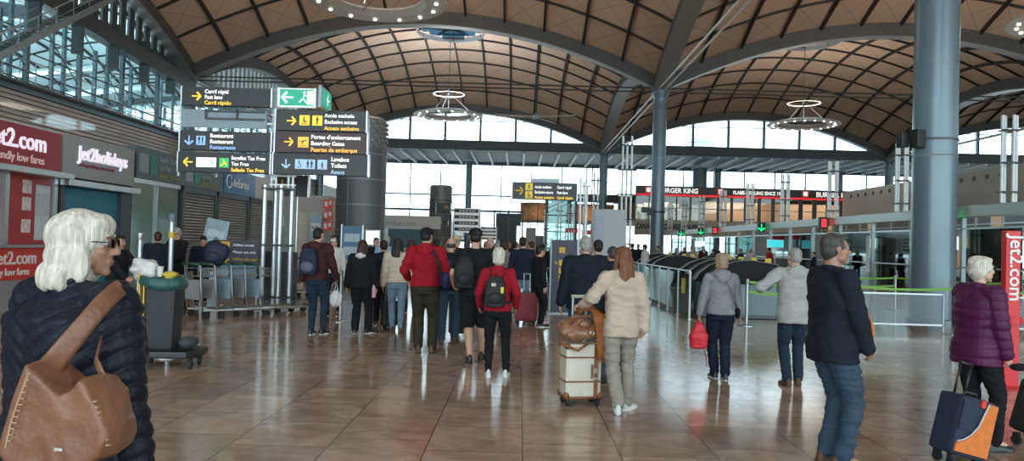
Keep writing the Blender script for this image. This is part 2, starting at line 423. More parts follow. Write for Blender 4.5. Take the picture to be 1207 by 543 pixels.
for z, h in ((12.4, .4), (10.25, .07), (8.05, .2), (7.0, .05), (5.95, .3), (4.2, .07), (2.4, .08), (.1, .2)): fr.b2(-57.3, 76.7, FW - .2, FW + .05, z - h / 2, z + h / 2)
fr.build('window_frame', MULL, g)
# ---- left side: concourse wall at X = -24 with clad spandrel, gallery glazing, long arch lunette
CLAD = mat('beige_corrugated_cladding', (.52, .46, .41), .55, .1, .06, 2)
wl = MB()
for i in range(7):
    z = 6.65 + i * .23; wl.b2(-24.4, -24.2, -18, 104, z, z + .17)
wl.b2(-24.6, -24.4, -18, 104, 6.5, 8.3)
o = wl.build('wall_left', CLAD); struct(o, 'beige corrugated cladding band along the gallery')
lw = MB(); lw.b2(-24.9, -24.6, -18, 104, 0, 6.5)
o = lw.build('wall_left', mat('grey_lower_wall', (.35, .36, .35), .7)); struct(o, 'plain grey wall behind the shop units')
g = MB().add([(-24.6, -18, 8.3), (-24.6, 90, 8.3), (-24.6, 90, 12.9), (-24.6, -18, 12.9)], [(0, 1, 2, 3)]).build('window_6', glass_mat('pale_teal_gallery_glass', (.80, .92, .94), .05)); struct(g, 'teal gallery glazing above the cladding')
fr = MB()
for i in range(26):
    y = -16.8 + i * 4.5 
    if y > 90: break
    fr.b2(-24.62, -24.4, y - .12, y + .12, 8.2, 13.4); fr.b2(-25.9, -25.75, y + .6, y + .85, 8.2, 13.2)
    fr.b2(-27.6, -27.4, y + 2.2, y + 2.4, 8.2, 13.2)
    fr.beam((-24.5, y, 12.8), (-24.5, y + 4.5, 9.6), .05, .05)
fr.b2(-24.9, -24.2, -18, 90, 12.75, 13.25)
fr.b2(-24.9, -24.1, -18, 90, 8.25, 8.5)
for z in (9.0, 9.45, 10.4, 11.4): fr.b2(-24.7, -24.6, -18, 90, z - .03, z + .03)
fr.build('window_frame', MULL, g)
# gallery floor slab with its far side open to daylight
o = MB().b2(-57, -24.6, -18, 90, 8.0, 8.25).build('floor', mat('gallery_floor', (.62, .66, .67), .5)); struct(o, 'upper gallery floor behind the glass')
gal = MB()
for i in range(12):
    y = -14 + i * 9; gal.cyl((-38, y, 8.2), (-38, y, 13), .3)
gal.b2(-45, -44.8, -18, 90, 8.2, 9.3)
for i in range(14): gal.tube([(-44, -10 + i * 7, 9.3), (-38, -10 + i * 7, 12.2), (-30, -10 + i * 7, 13.2)], .25, 8)
o = gal.build('wall_left', mat('pale_teal_gallery_wall', (.45, .56, .57), .6)); struct(o, 'pale inner wall and posts of the upper gallery')
for y in (14, 34, 54, 74): lamp('gallery_fill', 'AREA', (-36, y, 9.0), 3200, (.80, .95, 1.0), 8, rot=(PI, 0, 0))  # unseen upward fills, added to brighten the vault behind the gallery glass
# lunettes along the long arches at X = -24
for iy in range(3):
    y0, y1 = YG[iy], YG[iy + 1]; yc, hy = (y0 + y1) / 2, (y1 - y0) / 2
    mb = MB(); ns = 36
    for i in range(ns):
        ya = y0 + (y1 - y0) * i / ns; yb = y0 + (y1 - y0) * (i + .58) / ns; zt = S0 - .3 + AY * (1 - (((ya + yb) / 2 - yc) / hy) ** 2)
        mb.b2(-24.2, -24.05, ya, yb, 13.2, zt)
    mb.b2(-24.3, -24, y0, y1, 13.1, 13.5)
    o = mb.build('wall_left', STEEL if iy < 2 else mat('backlight_tone_louvre', (.5, .55, .56), .5)); struct(o, 'vertical louvres filling the side lunette')  # last bay coloured pale to stand in for light from behind the strips
# sloping truss/catwalk and stair high on the left
cw = thing('maintenance_stair', 'grey steel stair climbing to a catwalk high at upper left', 'stair', (-23.2, 36, 8.3))
st = MB()
a0, a1 = Vector(W(-60, 80, 31)), Vector(W(118, -8, 42))
for off in (-.1, .75):
    st.beam(a0 + Vector((off, 0, 0)), a1 + Vector((off, 0, 0)), .08, .3)
st.xf(Matrix.Translation((23.2, -36, -8.3))); st.build_each('stringer', STEELL, cw)
tr = MB(); n = 30
for i in range(n):
    p = a0.lerp(a1, (i + .5) / n); tr.box((p[0] + .32, p[1], p[2]), (.83, .3, .05))
tr.xf(Matrix.Translation((23.2, -36, -8.3))); tr.build_each('tread', STEEL, cw)
rl = MB()
for off in (-.1, .75):
    q0, q1 = a0 + Vector((off, 0, 1.0)), a1 + Vector((off, 0, 1.0)); rl.tube([q0, q1], .03, 6); rl.tube([q0 - Vector((0, 0, .5)), q1 - Vector((0, 0, .5))], .015, 6)
    for i in range(9):
        p = a0.lerp(a1, i / 8) + Vector((off, 0, 0)); rl.tube([p, p + Vector((0, 0, 1.0))], .025, 6)
rl.xf(Matrix.Translation((23.2, -36, -8.3))); rl.build('handrail', STEELL, cw)
cat = thing('catwalk', 'grey steel catwalk with railing just above the beige cladding', 'catwalk', (-24, 45, 8.6))
MB().b2(-.3, .3, -12, 8.4, -.12, .0).build('deck', STEEL, cat)
rl = MB()
for i in range(18):
    y = -12 + i * 1.2; rl.tube([(.27, y, 0), (.27, y, 1.05)], .025, 6)
for z in (.55, 1.05): rl.tube([(.27, -12, z), (.27, 8.4, z)], .022, 6)
rl.build('handrail', STEELL, cat)
cat.location = (-23.88, 45, 8.62)
tb = MB(); tb.beam((-23.7, 20, 13.9), (-23.7, 53.5, 12.2), .7, .9)
for i in range(9): tb.b2(-24, -23.4, 22 + i * 3.6, 22.15 + i * 3.6, 11.0, 13.6)
o = tb.build('trim_2', STEEL); struct(o, 'dark steel edge beam below the side arch')

# right and rear boundary (behind the mezzanine)
o = MB().b2(76.5, 76.7, -18, 104, 0, 12.7).build('wall_right', mat('far_side_wall', (.3, .33, .33), .7)); struct(o, 'far side wall of the hall')

# ---- ring luminaires
RINGM = mat('pale_ring_luminaire', (.62, .62, .60), .4, .1)
BULB = emat('warm_lamp_lens', (1, .88, .72), 4)
ringd = {(1, 1): 'large ring luminaire cut by the top edge above the direction signs', (2, 1): 'ring luminaire at the top right corner beside the big column',
         (1, 2): 'ring luminaire with few lamps hanging above the central far lunette', (2, 2): 'ring luminaire with a row of bright lamps near the right columns'}
def ring_lamp(ix, iy):
    xc, yc = (XG[ix] + XG[ix + 1]) / 2, (YG[iy] + YG[iy + 1]) / 2; zz = 13.55
    if iy == 1: zz = 12.9
    t = thing('ring_luminaire', ringd.get((ix, iy), 'ring luminaire hanging in another bay'), 'ceiling lamp', (xc, yc, zz), 0, 'ring luminaires under the vaults')
    MB().lathe([(3.3, -.03), (3.3, .05), (2.3, .34), (2.1, .34), (2.1, .24), (2.3, -.03), (3.3, -.03)], n=48, cap=False).build('ring_shade', RINGM, t, smooth='auto')
    b = MB()
    nb = (14, 20)[ix - 1]
    for k in range(nb):
        a = 2 * PI * k / nb; b.lathe([(.0, -.11), (.085, -.10), (.085, -.04), (0, -.04)], (2.8 * math.cos(a), 2.8 * math.sin(a), 0), 10)
    b.build_each('lamp_lens', BULB, t)
    c = MB(); c.cyl((0, 0, .3), (0, 0, zroof(0, 0) - zz - .03), .03, n=6)
    for k in range(3):
        a = 2 * PI * k / 3; c.cyl((0, 0, 2.2), (2.3 * math.cos(a), 2.3 * math.sin(a), .2), .015, n=5); c.cyl((0, 0, .3), (2.3 * math.cos(a), 2.3 * math.sin(a), .15), .02, n=5)
    c.lathe([(.02, .2), (.25, .2), (.25, .45), (.02, .45)], n=12)
    c.build('suspension_cable', STEEL, t)
    MB().lathe([(1.42, 2.0), (1.5, 2.0), (1.5, 2.06), (1.42, 2.06), (1.42, 2.0)], n=40, cap=False).build('upper_hoop', RINGM, t)
    l = lamp('ring_light', 'AREA', (0, 0, .45), (2200 if iy == 1 else (1500 if ix == 1 else 800)), ((1, .84, .66) if iy == 1 else (.92, .97, 1) if ix == 1 else (1, .9, .78)), 4.2, rot=(PI, 0, 0)); l.data.shape = 'DISK'; l.parent = t
    l = lamp('ring_light', 'AREA', (0, 0, -.2), 250, (1, .88, .72), 5.5); l.data.shape = 'DISK'; l.parent = t
for ix in (1, 2):
    for iy in (1, 2): ring_lamp(ix, iy)
# ---- big ceiling fan
f = thing('ceiling_fan', 'large three bladed fan hanging below the far vault', 'fan', W(632, 137, 62))
zr = S0 + AX * (1 - ((f.location.x + 7.05) / 16.75) ** 2) + AY * (1 - ((62 - 72) / 18) ** 2) - f.location.z - .02
MB().cyl((0, 0, .1), (0, 0, zr), .035, n=8).build('drop_rod', STEEL, f)
MB().lathe([(.05, -.25), (.22, -.2), (.25, .1), (.1, .3)], n=16).build('hub', STEELL, f, smooth='auto')
for a in (math.radians(188), math.radians(-25), math.radians(60)):
    mb = MB(); mb.box((1.75, 0, -.05), (3.3, .34, .05), M=None); mb.xf(Matrix.Rotation(a, 4, 'Z') @ Matrix.Rotation(.3, 4, 'X')); mb.build('blade', ALUW, f)
# ================================================================== SHOP UNITS ON THE LEFT (fronts in the plane X = -10)
XS = -10.0
RED = mat('glossy_red_panel', (.42, .022, .018), .35, 0, .05, 3)
REDL = mat('red_lit_board', (.50, .03, .02), .35, 0, .05, 3, emit=.12)
SIGNW = mat('white_raised_letters', (.85, .8, .86), .4, 0, emit=.55, ecol=(.95, .88, 1))
def FL(x, y, z):            # lettering in a plane facing +X (left hand shop fronts)
    return Matrix.Translation((x, y, z)) @ Matrix.Rotation(PI / 2, 4, 'Z') @ Matrix.Rotation(PI / 2, 4, 'X')
k = thing('ticket_kiosk', 'red airline ticket kiosk with raised white lettering at the left edge', 'kiosk', (XS, 0, 0))
MB().b2(-3, 0, 9.5, 16.35, 3.62, 3.72).build('roof', ALU, k)
sp_ = MB().b2(-.3, .1, 9.5, 16.3, 2.86, 3.68).build('sign_panel', mat('deep_red_sign', (.33, .02, .035), .4), k)
text('Jet2.com', .50, FL(.105, 14.0, 3.22), SIGNW, k, 'lettering', .012, .02)
text('Friendly low fares', .235, FL(.105, 14.03, 2.96), mat('pinkish_letters', (.8, .55, .55), .5, emit=.15), k, 'lettering', .005, .01)
MB().b2(-.4, .35, 9.5, 16.4, 2.72, 2.84).build('canopy', ALU, k, bevel=.01)
mb = MB()
for y in (10.6, 12.4, 14.75, 16.3): mb.b2(-.12, .02, y - .06, y + .06, 0, 2.74)
mb.build_each('door_frame', ALU, k)
MB().b2(-2.9, -.15, 16.2, 16.3, 0, 2.8).b2(-3, -2.9, 9.5, 16.3, 0, 2.8).b2(-.12, -.06, 14.85, 16.25, 1.32, 2.72).b2(-.9, -.85, 9.5, 14.6, 1.2, 2.7).build('red_wall', RED, k)
MB().b2(-.5, .28, 9.5, 16.35, 1.25, 1.31).build('counter', ALU, k, bevel=.01)
MB().b2(-.4, .12, 9.5, 16.3, .62, 1.24).build('counter_board', REDL, k)
text('Jet2.com', .36, FL(.125, 14.28, .93), PRINTW, k, 'lettering', .012, .01)
text('Friendly low fares', .2, FL(.125, 13.9, .71), PRINTW, k, 'lettering', .006, .01)
MB().b2(-.35, .08, 9.5, 16.3, .0, .61).build('plinth', mat('grey_kiosk_plinth', (.3, .3, .3), .5), k)
nt_ = MB().b2(-.055, -.045, 15.72, 16.2, 1.4, 2.55).build('notice', mat('grey_notice_paper', (.50, .54, .56), .5, 0, .12, 14), k)
MB().b2(-.044, -.040, 15.74, 16.18, 2.38, 2.5).b2(-.044, -.040, 15.76, 15.95, 1.45, 1.9).b2(-.044, -.04, 15.98, 16.15, 1.45, 1.9).build_each('notice_block', mat('pale_notice_print', (.62, .65, .68), .5), nt_)
for z in (1.55, 2.0, 2.35):
    MB().b2(-.055, -.045, 15.3, 15.58, z, z + .27).build('notice', mat('red_and_white_leaflet', (.75, .62, .58), .5, 0, .3, 12), k)

u = thing('shop_unit', 'grey fronted travel shop with glowing raised white sign next to the red kiosk', 'shop', (XS, 0, 0))
MB().b2(-.3, .08, 16.4, 19.45, 2.80, 3.72).build('sign_panel', mat('warm_grey_sign_panel', (.33, .34, .34), .45), u)
text('Jet2holidays', .44, FL(.09, 16.95, 3.22), SIGNW, u, 'lettering', .012, .03)
text('Package holidays you can trust', .12, FL(.09, 17.0, 3.07), mat('maroon_letters', (.3, .05, .12), .5), u, 'lettering', .004, .01)
MB().b2(-.3, .25, 16.4, 19.5, 2.60, 2.74).build('canopy', ALU, u, bevel=.01)
MB().b2(-.1, .04, 16.45, 16.6, 0, 2.6).b2(-.1, .04, 18.95, 19.1, 0, 2.6).b2(-.1, .04, 16.4, 19.1, 0, .35).b2(-3, -2.9, 16.4, 19.5, 0, 3.6).b2(-3, 0, 16.4, 19.5, 3.6, 3.7).b2(-.12, .0, 19.1, 19.5, 0, 2.6).build('wall', mat('dark_shop_frame', (.07, .08, .085), .4, .3), u)
pz = MB().b2(-.12, -.06, 16.6, 18.95, .35, 2.58).build('window_blind', mat('deep_teal_blind', (.035, .20, .27), .55, 0, .15, 2, stretch=(1, .3, 2)), u)
mb = MB()
for yy, hh in ((17.45, 1.0), (17.95, .78)):
    mb.prism([(yy - .13, 1.2), (yy + .16, 1.2), (yy + .10, 1.2 + hh * .6), (yy + .05, 1.2 + hh), (yy - .03, 1.2 + hh * .93), (yy - .09, 1.2 + hh * .5)], -.058, -.052, 'x')
mb.build('rock_print', mat('brown_rock_print', (.12, .10, .08), .7), pz)

u = thing('glass_shopfront', 'green glass fronted unit beneath the grey tax refund fascia', 'shop', (XS, 0, 0))
MB().b2(-.1, -.05, 19.65, 22.3, .05, 2.95).build('glass_front', mat('milky_green_glass', (.20, .31, .27), .12, 0, .12, .8, alpha=.86), u)
MB().b2(-.12, .0, 20.9, 20.96, 0, 2.95).b2(-.12, 0, 19.62, 22.35, 2.92, 3.04).b2(-.12, .02, 19.62, 22.35, 0, .1).build_each('frame_bar', ALU, u)
MB().b2(-3, -2.9, 19.6, 22.35, 0, 3.7).b2(-3, -.25, 19.6, 22.35, 3.66, 3.76).build('wall', mat('dim_shop_interior', (.12, .15, .14), .7), u)
GREYB = mat('dark_slate_fascia', (.075, .105, .115), .4, 0, .05, 2)
fa = thing('fascia_board', 'dark slate fascia with two grey tax refund sign blocks above the glass front', 'sign', (XS, 0, 0))
MB().b2(-.2, .06, 19.62, 25.38, 3.05, 3.85).build('panel', GREYB, fa)
for y0, w_ in ((19.72, 1.0), (22.5, 1.0)):
    MB().b2(.06, .075, y0 + .02, y0 + .5, 3.2, 3.7).build('pictogram', mat('pale_grey_square', (.36, .40, .42), .5), fa)
    MB().b2(.06, .075, y0 + .62, y0 + 1.02, 3.2, 3.7).build('pictogram', mat('muted_green_square', (.05, .27, .20), .5), fa)
    text('Segellat Tax Free', .22, FL(.065, y0 + 1.12, 3.58), mat('faded_grey_letters', (.38, .42, .44), .5), fa, 'lettering', .004, squash=.85)
    text('Tax Free', .22, FL(.065, y0 + 1.12, 3.36), mat('faded_grey_letters', (.38, .42, .44), .5), fa, 'lettering', .004, squash=.85)
    text('Sellado Tax Free', .22, FL(.065, y0 + 1.12, 3.13), mat('faded_ochre_letters', (.38, .33, .14), .5), fa, 'lettering', .004, squash=.85)
fa = thing('fascia_board', 'bright blue airline fascia with white lettering above the shutters', 'sign', (XS, 0, 0))
MB().b2(-.2, .07, 25.42, 28.4, 3.05, 3.85).build('panel', mat('bright_blue_fascia', (.025, .13, .33), .4), fa)
text('AirEuropa', .42, FL(.08, 26.2, 3.30), PRINTW, fa, 'lettering', .012, squash=.9)
mb = MB(); mb.tube([(.08, 25.85 + .22 * math.cos(a), 3.45 + .22 * math.sin(a)) for a in np.linspace(0.4, 2 * PI, 18)], .03, 6, True); mb.build('emblem', PRINTW, fa)
fa = thing('fascia_board', 'blank pinkish white fascia between the blue sign and the sign mast', 'sign', (XS, 0, 0))
MB().b2(-.2, .07, 28.44, 31.3, 3.05, 3.85).build('panel', mat('pinkish_white_fascia', (.50, .44, .44), .5), fa); MB().b2(-.2, .09, 31.3, 31.38, 3.02, 3.88).build('end_trim', ALU, fa)
SHUT = mat('grey_shutter_slats', (.33, .34, .35), .5, .2, .05, 3)
for i, (y0, y1, lb) in enumerate(((22.5, 24.9, 'grey roller shutter next to the green glass unit'), (25.1, 27.9, 'grey roller shutter under the blue fascia'), (28.1, 31.1, 'grey roller shutter partly behind the sign mast'))):
    s = thing('roller_shutter', lb, 'shutter', (XS, 0, 0), 0, 'closed roller shutters')
    mb = MB(); z = .05
    while z < 2.85:
        mb.loft([[(a, y, z + b) for a, b in ((-.08, 0), (-.02, .012), (0, .04), (-.02, .075), (-.08, .085))] for y in (y0 + .05, y1 - .05)], True); z += .09
    mb.build('slats', SHUT, s)
    MB().b2(-.15, .04, y0 - .08, y0 + .06, 0, 2.88).b2(-.15, .04, y1 - .06, y1 + .08, 0, 2.88).b2(-.2, .05, y0, y1, 2.88, 3.04).build_each('guide_rail', mat('dark_shop_frame', (.07, .08, .085), .4), s)
o = MB().b2(-13, -12.9, 22.4, 31.4, 0, 3.8).b2(-13, -10.3, 22.4, 31.4, 3.8, 3.9).b2(-13, -10.2, 31.3, 31.4, 0, 3.8).build('wall_left', mat('shop_shell', (.3, .3, .3), .7)); struct(o, 'rear shell of the shuttered shops')
g = MB().add([(XS - .1, 9.5, 3.8), (XS - .1, 31.4, 3.92), (XS - .1, 31.4, 4.2), (XS - .1, 9.5, 4.08)], [(0, 1, 2, 3)]).build('window_7', GLASSC); struct(g, 'frameless glass upstand above the shop fascias')

# beige block past the shutters
u = thing('shop_block', 'pale beige shop block with wide blank cream door beyond the shutters', 'shop', (-10.3, 33, 0))
MB().b2(-2.4, 2.0, 0, 6, 0, 3.45).build('wall', mat('pale_warm_grey_wall', (.46, .44, .42), .6), u, bevel=.02)
MB().b2(.45, 1.6, -.04, 0, .1, 2.7).build('door', mat('cream_door_panel', (.60, .55, .47), .5), u)
MB().b2(-.45, .25, -.04, 0, .6, 2.6).build('window', mat('green_white_poster', (.35, .52, .46), .5), u)
MB().b2(-.3, .1, -.06, -.04, 2.1, 2.5).build('notice', WHITE, u)
u = thing('price_sign_stand', 'stand of small red and white signs between cream door and big duct tower', 'sign', (-8.22, 32.6, 0))
MB().cyl((0, .05, 0), (0, .05, 3.3), .03, n=8).build('post', STEELL, u); MB().b2(-.3, .3, -.2, .3, 0, .03).build('base', STEELL, u)
for i in range(3):
    s_ = MB().b2(-.2, .2, -.02, .02, 1.95 + i * .47, 1.95 + i * .47 + .38).build('red_sign', mat('red_price_sign', (.55, .05, .04), .5, emit=.2), u)
    MB().b2(-.15, -.02, -.03, -.02, 2.02 + i * .47, 2.24 + i * .47).b2(.04, .15, -.03, -.02, 2.1 + i * .47, 2.27 + i * .47).build('white_mark', PRINTW, s_)
s_ = MB().b2(-.75, -.25, -.03, .02, 1.5, 2.6).build('poster', mat('pale_blue_poster', (.35, .50, .60), .5), u); MB().b2(-.7, -.3, -.04, -.03, 1.9, 2.25).build('poster_panel', WHITE, s_)
text('REF', .2, FR(-.68, -.045, 1.98), DARK, s_, 'lettering', .01)

# ================================================================== SIGN MAST AND PANELS (Y = 16.7)
YM = 16.7
ms = thing('sign_mast', 'cluster of steel tubes carrying the hanging direction signs', 'sign mast', (-5.3, YM + .25, 0))
mb = MB()
tx = (-.36, -.19, .0, .17)
for i, x in enumerate(tx):
    mb.cyl((x, (-.12, .12)[i % 2], .03), (x, (-.12, .12)[i % 2], 2.75), .055, n=14)
mb.build_each('tube', ALU, ms, smooth='auto')
mb = MB()
for x in (-.36, -.26, .02, .12): mb.cyl((x + .1, 0, 2.7), (x + .1, 0, 4.9), .03, n=8)
for z in (2.75, 2.95, 3.3, 3.8, 4.3, 4.8): mb.b2(-.3, .28, -.03, .03, z, z + .03)
mb.build('ladder_frame', ALUW, ms)
mb = MB()
for z in (.25, 1.4, 2.65): mb.b2(-.43, .24, -.19, .19, z, z + .04)
mb.build_each('clamp', DARK, ms)
MB().b2(-.55, .4, -.28, .28, 0, .03).build('base_plate', ALU, ms)
mb = MB()
for x in (-2.35, -1.5): mb.cyl((x, 0, 2.9), (x, 0, 4.55), .025, n=8)
mb.b2(-2.35, 1.9, -.02, .02, 3.0, 3.04); mb.b2(-2.35, 1.9, -.02, .02, 3.52, 3.56); mb.b2(-2.35, 1.9, -.02, .02, 4.1, 4.14); mb.b2(1.85, 1.89, -.03, .03, 3.0, 4.3)
mb.build('cross_bar', ALUW, ms)
def arrow(mb, x, z, s, d, y=-.012):
    """arrow lying in the sign face; d: 'r', 'l' or 'd'"""
    a = {'r': 0, 'l': PI, 'd': -PI / 2}[d]
    for pts in ([(-.5, -.07), (.40, -.07), (.40, .07), (-.5, .07)], [(.0, .42), (.12, .52), (.52, .06), (.52, -.06), (.40, -.06), (.0, .36)], [(.0, -.42), (.12, -.52), (.52, -.06), (.52, .06), (.40, .06), (.0, -.36)]):
        q = [((px * math.cos(a) - pz_ * math.sin(a)) * s + x, (px * math.sin(a) + pz_ * math.cos(a)) * s + z) for px, pz_ in pts]
        mb.prism(q, y, y - .006, 'y')
    return mb
def man(mb, x, z, s, y=-.022, arms=True):
    mb.ball((x, y, z + .40 * s), (.09 * s, .004, .09 * s), n=10, m=6); mb.b2(x - .13 * s, x + .13 * s, y - .003, y + .003, z - .02 * s, z + .28 * s)
    mb.b2(x - .10 * s, x - .02 * s, y - .003, y + .003, z - .45 * s, z); mb.b2(x + .02 * s, x + .10 * s, y - .003, y + .003, z - .45 * s, z)
def sign(name, label, x0, y0, x1, y1, Y=YM, cat_='sign', bg=DARK, group='direction signs on the mast'):
    c = W((x0 + x1) / 2, (y0 + y1) / 2, Y); w = (x1 - x0) * Y / FPX; h = (y1 - y0) * Y / FPX
    t = thing(name, label, cat_, c, 0, group); t.rotation_euler = (0, 0, 0)
    MB().box((0, .06, 0), (w, .14, h)).build('panel', bg, t, bevel=.008)
    mb = MB(); mb.box((-w / 2 - .012, .06, 0), (.024, .17, h + .02)); mb.box((w / 2 + .012, .06, 0), (.024, .17, h + .02)); mb.build('end_cap', ALU, t)
    return t, w, h
def lines3(t, x, h, rows, size=None, sq=.95):
    sz = size or h * .29
    for i, (s_, m_) in enumerate(rows):
        text(s_, sz, FR(x, -.012, h * (.17 - i * .30)), m_, t, 'lettering', .018, .003, squash=sq)
def pict(t, x, s, m_, draw=None, fg=None, z=0, w=None):
    b_ = MB().box((x, -.012, z), (w or s, .006, s)).build('pictogram', m_, t)
    if draw:
        mb = MB(); draw(mb, x, z, s); mb.build('pictogram_symbol', fg or DARK, b_)
t, w, h = sign('direction_sign', 'dark sign with yellow right arrow and three line Carril rapid lettering, top left', 212, 102, 318, 124)
arrow(MB(), -w / 2 + .32, 0, .2, 'r').build('arrow', YEL, t); lines3(t, -w / 2 + .5, h, [('Carril ràpid', WHT), ('Fast lane', WHT), ('Carril rápido', YEL)])
t, w, h = sign('direction_sign', 'dark sign with blue down arrow and restaurant cutlery square', 210, 154, 318, 177)
arrow(MB(), -w / 2 + .2, 0, .2, 'd').build('arrow', BLU, t)
def fork(mb, x, z, s):
    for dx in (-.18, .18): mb.b2(x + (dx - .05) * s, x + (dx + .05) * s, -.019, -.016, z - .36 * s, z + .1 * s)
    mb.b2(x - .3 * s, x - .06 * s, -.019, -.016, z + .05 * s, z + .38 * s); mb.b2(x + .12 * s, x + .26 * s, -.019, -.016, z, z + .38 * s)
pict(t, -w / 2 + .46, .20, BLU, fork); lines3(t, -w / 2 + .66, h, [('Restaurant', WHT), ('Restaurant', WHT), ('Restaurante', BLU)])
t, w, h = sign('direction_sign', 'dark sign with yellow left arrow and green tax free square', 208, 179.5, 317, 203)
arrow(MB(), -w / 2 + .22, 0, .2, 'l').build('arrow', YEL, t)
def logo(mb, x, z, s):
    mb.b2(x - .9 * s, x + .3 * s, -.019, -.016, z + .05 * s, z + .12 * s); mb.prism([(x + .45 * s, z + .25 * s), (x + .6 * s, z + .25 * s), (x + .85 * s, z - .25 * s), (x + .6 * s, z - .15 * s)], -.019, -.016, 'y')
pict(t, -w / 2 + .62, .21, WHT, logo, BLU, w=.44)
def bagm(mb, x, z, s):
    mb.tube([(x - .3 * s, -.02, z - .3 * s), (x + .1 * s, -.02, z), (x - .1 * s, -.02, z + .3 * s), (x + .3 * s, -.02, z - .25 * s)], .07 * s, 6)
pict(t, -w / 2 + 1.01, .21, emat('lit_green_square', (.05, .42, .12), .8), bagm, YEL); lines3(t, -w / 2 + 1.17, h, [('Segellat Tax Free', WHT), ('Tax Free', WHT), ('Sellado Tax Free', YEL)], h * .26)
t, w, h = sign('direction_sign', 'dark sign with yellow arrow and two yellow squares, Accés exclusiu', 324, 129, 431, 154, bg=mat('charcoal_sign_panel2', (.03, .03, .032), .4))
arrow(MB(), -w / 2 + .34, -.02, .2, 'r').build('arrow', YEL, t)
def seat_(mb, x, z, s):
    mb.ball((x - .05 * s, -.02, z + .28 * s), (.08 * s, .004, .08 * s), n=8, m=5); mb.b2(x - .13 * s, x + .02 * s, -.02, -.016, z - .1 * s, z + .18 * s); mb.b2(x - .13 * s, x + .28 * s, -.02, -.016, z - .2 * s, z - .08 * s); mb.b2(x - .3 * s, x + .3 * s, -.02, -.016, z - .4 * s, z - .33 * s)
pict(t, -w / 2 + .63, .22, YEL, seat_); pict(t, -w / 2 + .91, .22, YEL, lambda mb, x, z, s: man(mb, x, z, s * .85)); lines3(t, -w / 2 + 1.07, h, [('Accés exclusiu', WHT), ('Exclusive access', WHT), ('Acceso exclusivo', YEL)], h * .25)
t, w, h = sign('direction_sign', 'maroon tinted boarding gates sign with orange arrow and plane square', 323, 155, 432, 180, bg=mat('maroon_black_sign_panel', (.055, .018, .02), .4))
arrow(MB(), -w / 2 + .30, 0, .2, 'r').build('arrow', ORG, t)
def plane_(mb, x, z, s):
    mb.beam((x - .34 * s, -.019, z + .02 * s), (x + .34 * s, -.019, z + .2 * s), .004, .09 * s, up=(0, 0, 1)); mb.prism([(x - .02 * s, z + .1 * s), (x + .12 * s, z + .12 * s), (x - .08 * s, z - .22 * s), (x - .18 * s, z - .22 * s)], -.02, -.016, 'y'); mb.b2(x - .3 * s, x + .3 * s, -.02, -.016, z - .38 * s, z - .32 * s)
pict(t, -w / 2 + .62, .23, ORG, plane_); lines3(t, -w / 2 + .79, h, [("Portes d'embarcament", WHT), ('Boarding Gates', WHT), ('Puertas de embarque', ORG)], h * .27)
t, w, h = sign('direction_sign', 'dark sign with blue down arrow and pale blue toilet pictograms', 321, 181, 433, 206)
arrow(MB(), -w / 2 + .28, 0, .2, 'd').build('arrow', LBLU, t)
def wc(mb, x, z, s):
    man(mb, x + .3 * s, z, s * .85); man(mb, x + .7 * s, z, s * .85); mb.tube([(x - .62 * s + .2 * s * math.cos(a), -.02, z - .15 * s + .2 * s * math.sin(a)) for a in np.linspace(-2.5, 1, 9)], .035 * s, 5); mb.b2(x - .68 * s, x - .58 * s, -.02, -.016, z - .05 * s, z + .3 * s); mb.ball((x - .63 * s, -.02, z + .38 * s), (.06 * s, .004, .06 * s), n=8, m=5)
pict(t, -w / 2 + .70, .21, LBLU, wc, w=.44); pict(t, -w / 2 + 1.08, .21, LBLU, lambda mb, x, z, s: man(mb, x, z - .02, s * .7)); lines3(t, -w / 2 + 1.27, h, [('Lavabos', WHT), ('Toilets', WHT), ('Aseos', LBLU)], h * .28)
GRN = emat('lit_exit_green', (.03, .34, .22), .75); EXW = emat('lit_exit_white', (.72, .9, .8), .8)
t, w, h = sign('exit_sign', 'green emergency exit sign with white left arrow and running figure', 327, 103, 370, 125, bg=EXW)
p_ = MB().box((0, -.012, 0), (w - .05, .006, h - .05)).build('green_field', GRN, t)
arrow(MB(), -w / 4, 0, .26, 'l', -.018).build('arrow', EXW, p_)
mb = MB(); x = w / 4; mb.b2(x + .03, x + .17, -.02, -.016, -.15, .15); mb.build('doorway', EXW, p_)
mb = MB(); mb.ball((x - .03, -.02, .11), (.03, .004, .03), n=8, m=5); mb.beam((x - .03, -.019, .08), (x - .05, -.019, -.02), .004, .05); mb.beam((x - .05, -.019, -.02), (x + .03, -.019, -.13), .004, .03); mb.beam((x - .05, -.019, -.02), (x - .14, -.019, -.1), .004, .03); mb.beam((x - .03, -.019, .05), (x + .06, -.019, .02), .004, .025); mb.build('running_figure', EXW, p_)
c = W(384, 117, YM - .2); t = thing('exit_sign', 'green exit sign turned nearly edge on beside the mast', 'sign', c, math.radians(91), 'direction signs on the mast')
MB().box((0, .04, 0), (.9, .07, .46)).build('panel', STEELL, t, bevel=.006); p_ = MB().box((0, -.002, 0), (.82, .01, .38)).build('green_field', GRN, t); arrow(MB(), .1, 0, .24, 'l', -.01).build('arrow', EXW, p_)
t, w, h = sign('direction_sign', 'smaller dark sign seen behind the mast with a yellow down arrow', 326, 206, 362, 231, Y=19, bg=mat('slate_sign_panel', (.05, .052, .055), .45))
arrow(MB(), -w / 2 + .12, 0, .3, 'd').build('arrow', PRINTY, t)
mb = MB(); mb.cyl((.1, .1, -t.location.z), (.1, .1, h / 2), .03, n=8); mb.build('post', ALU, t)
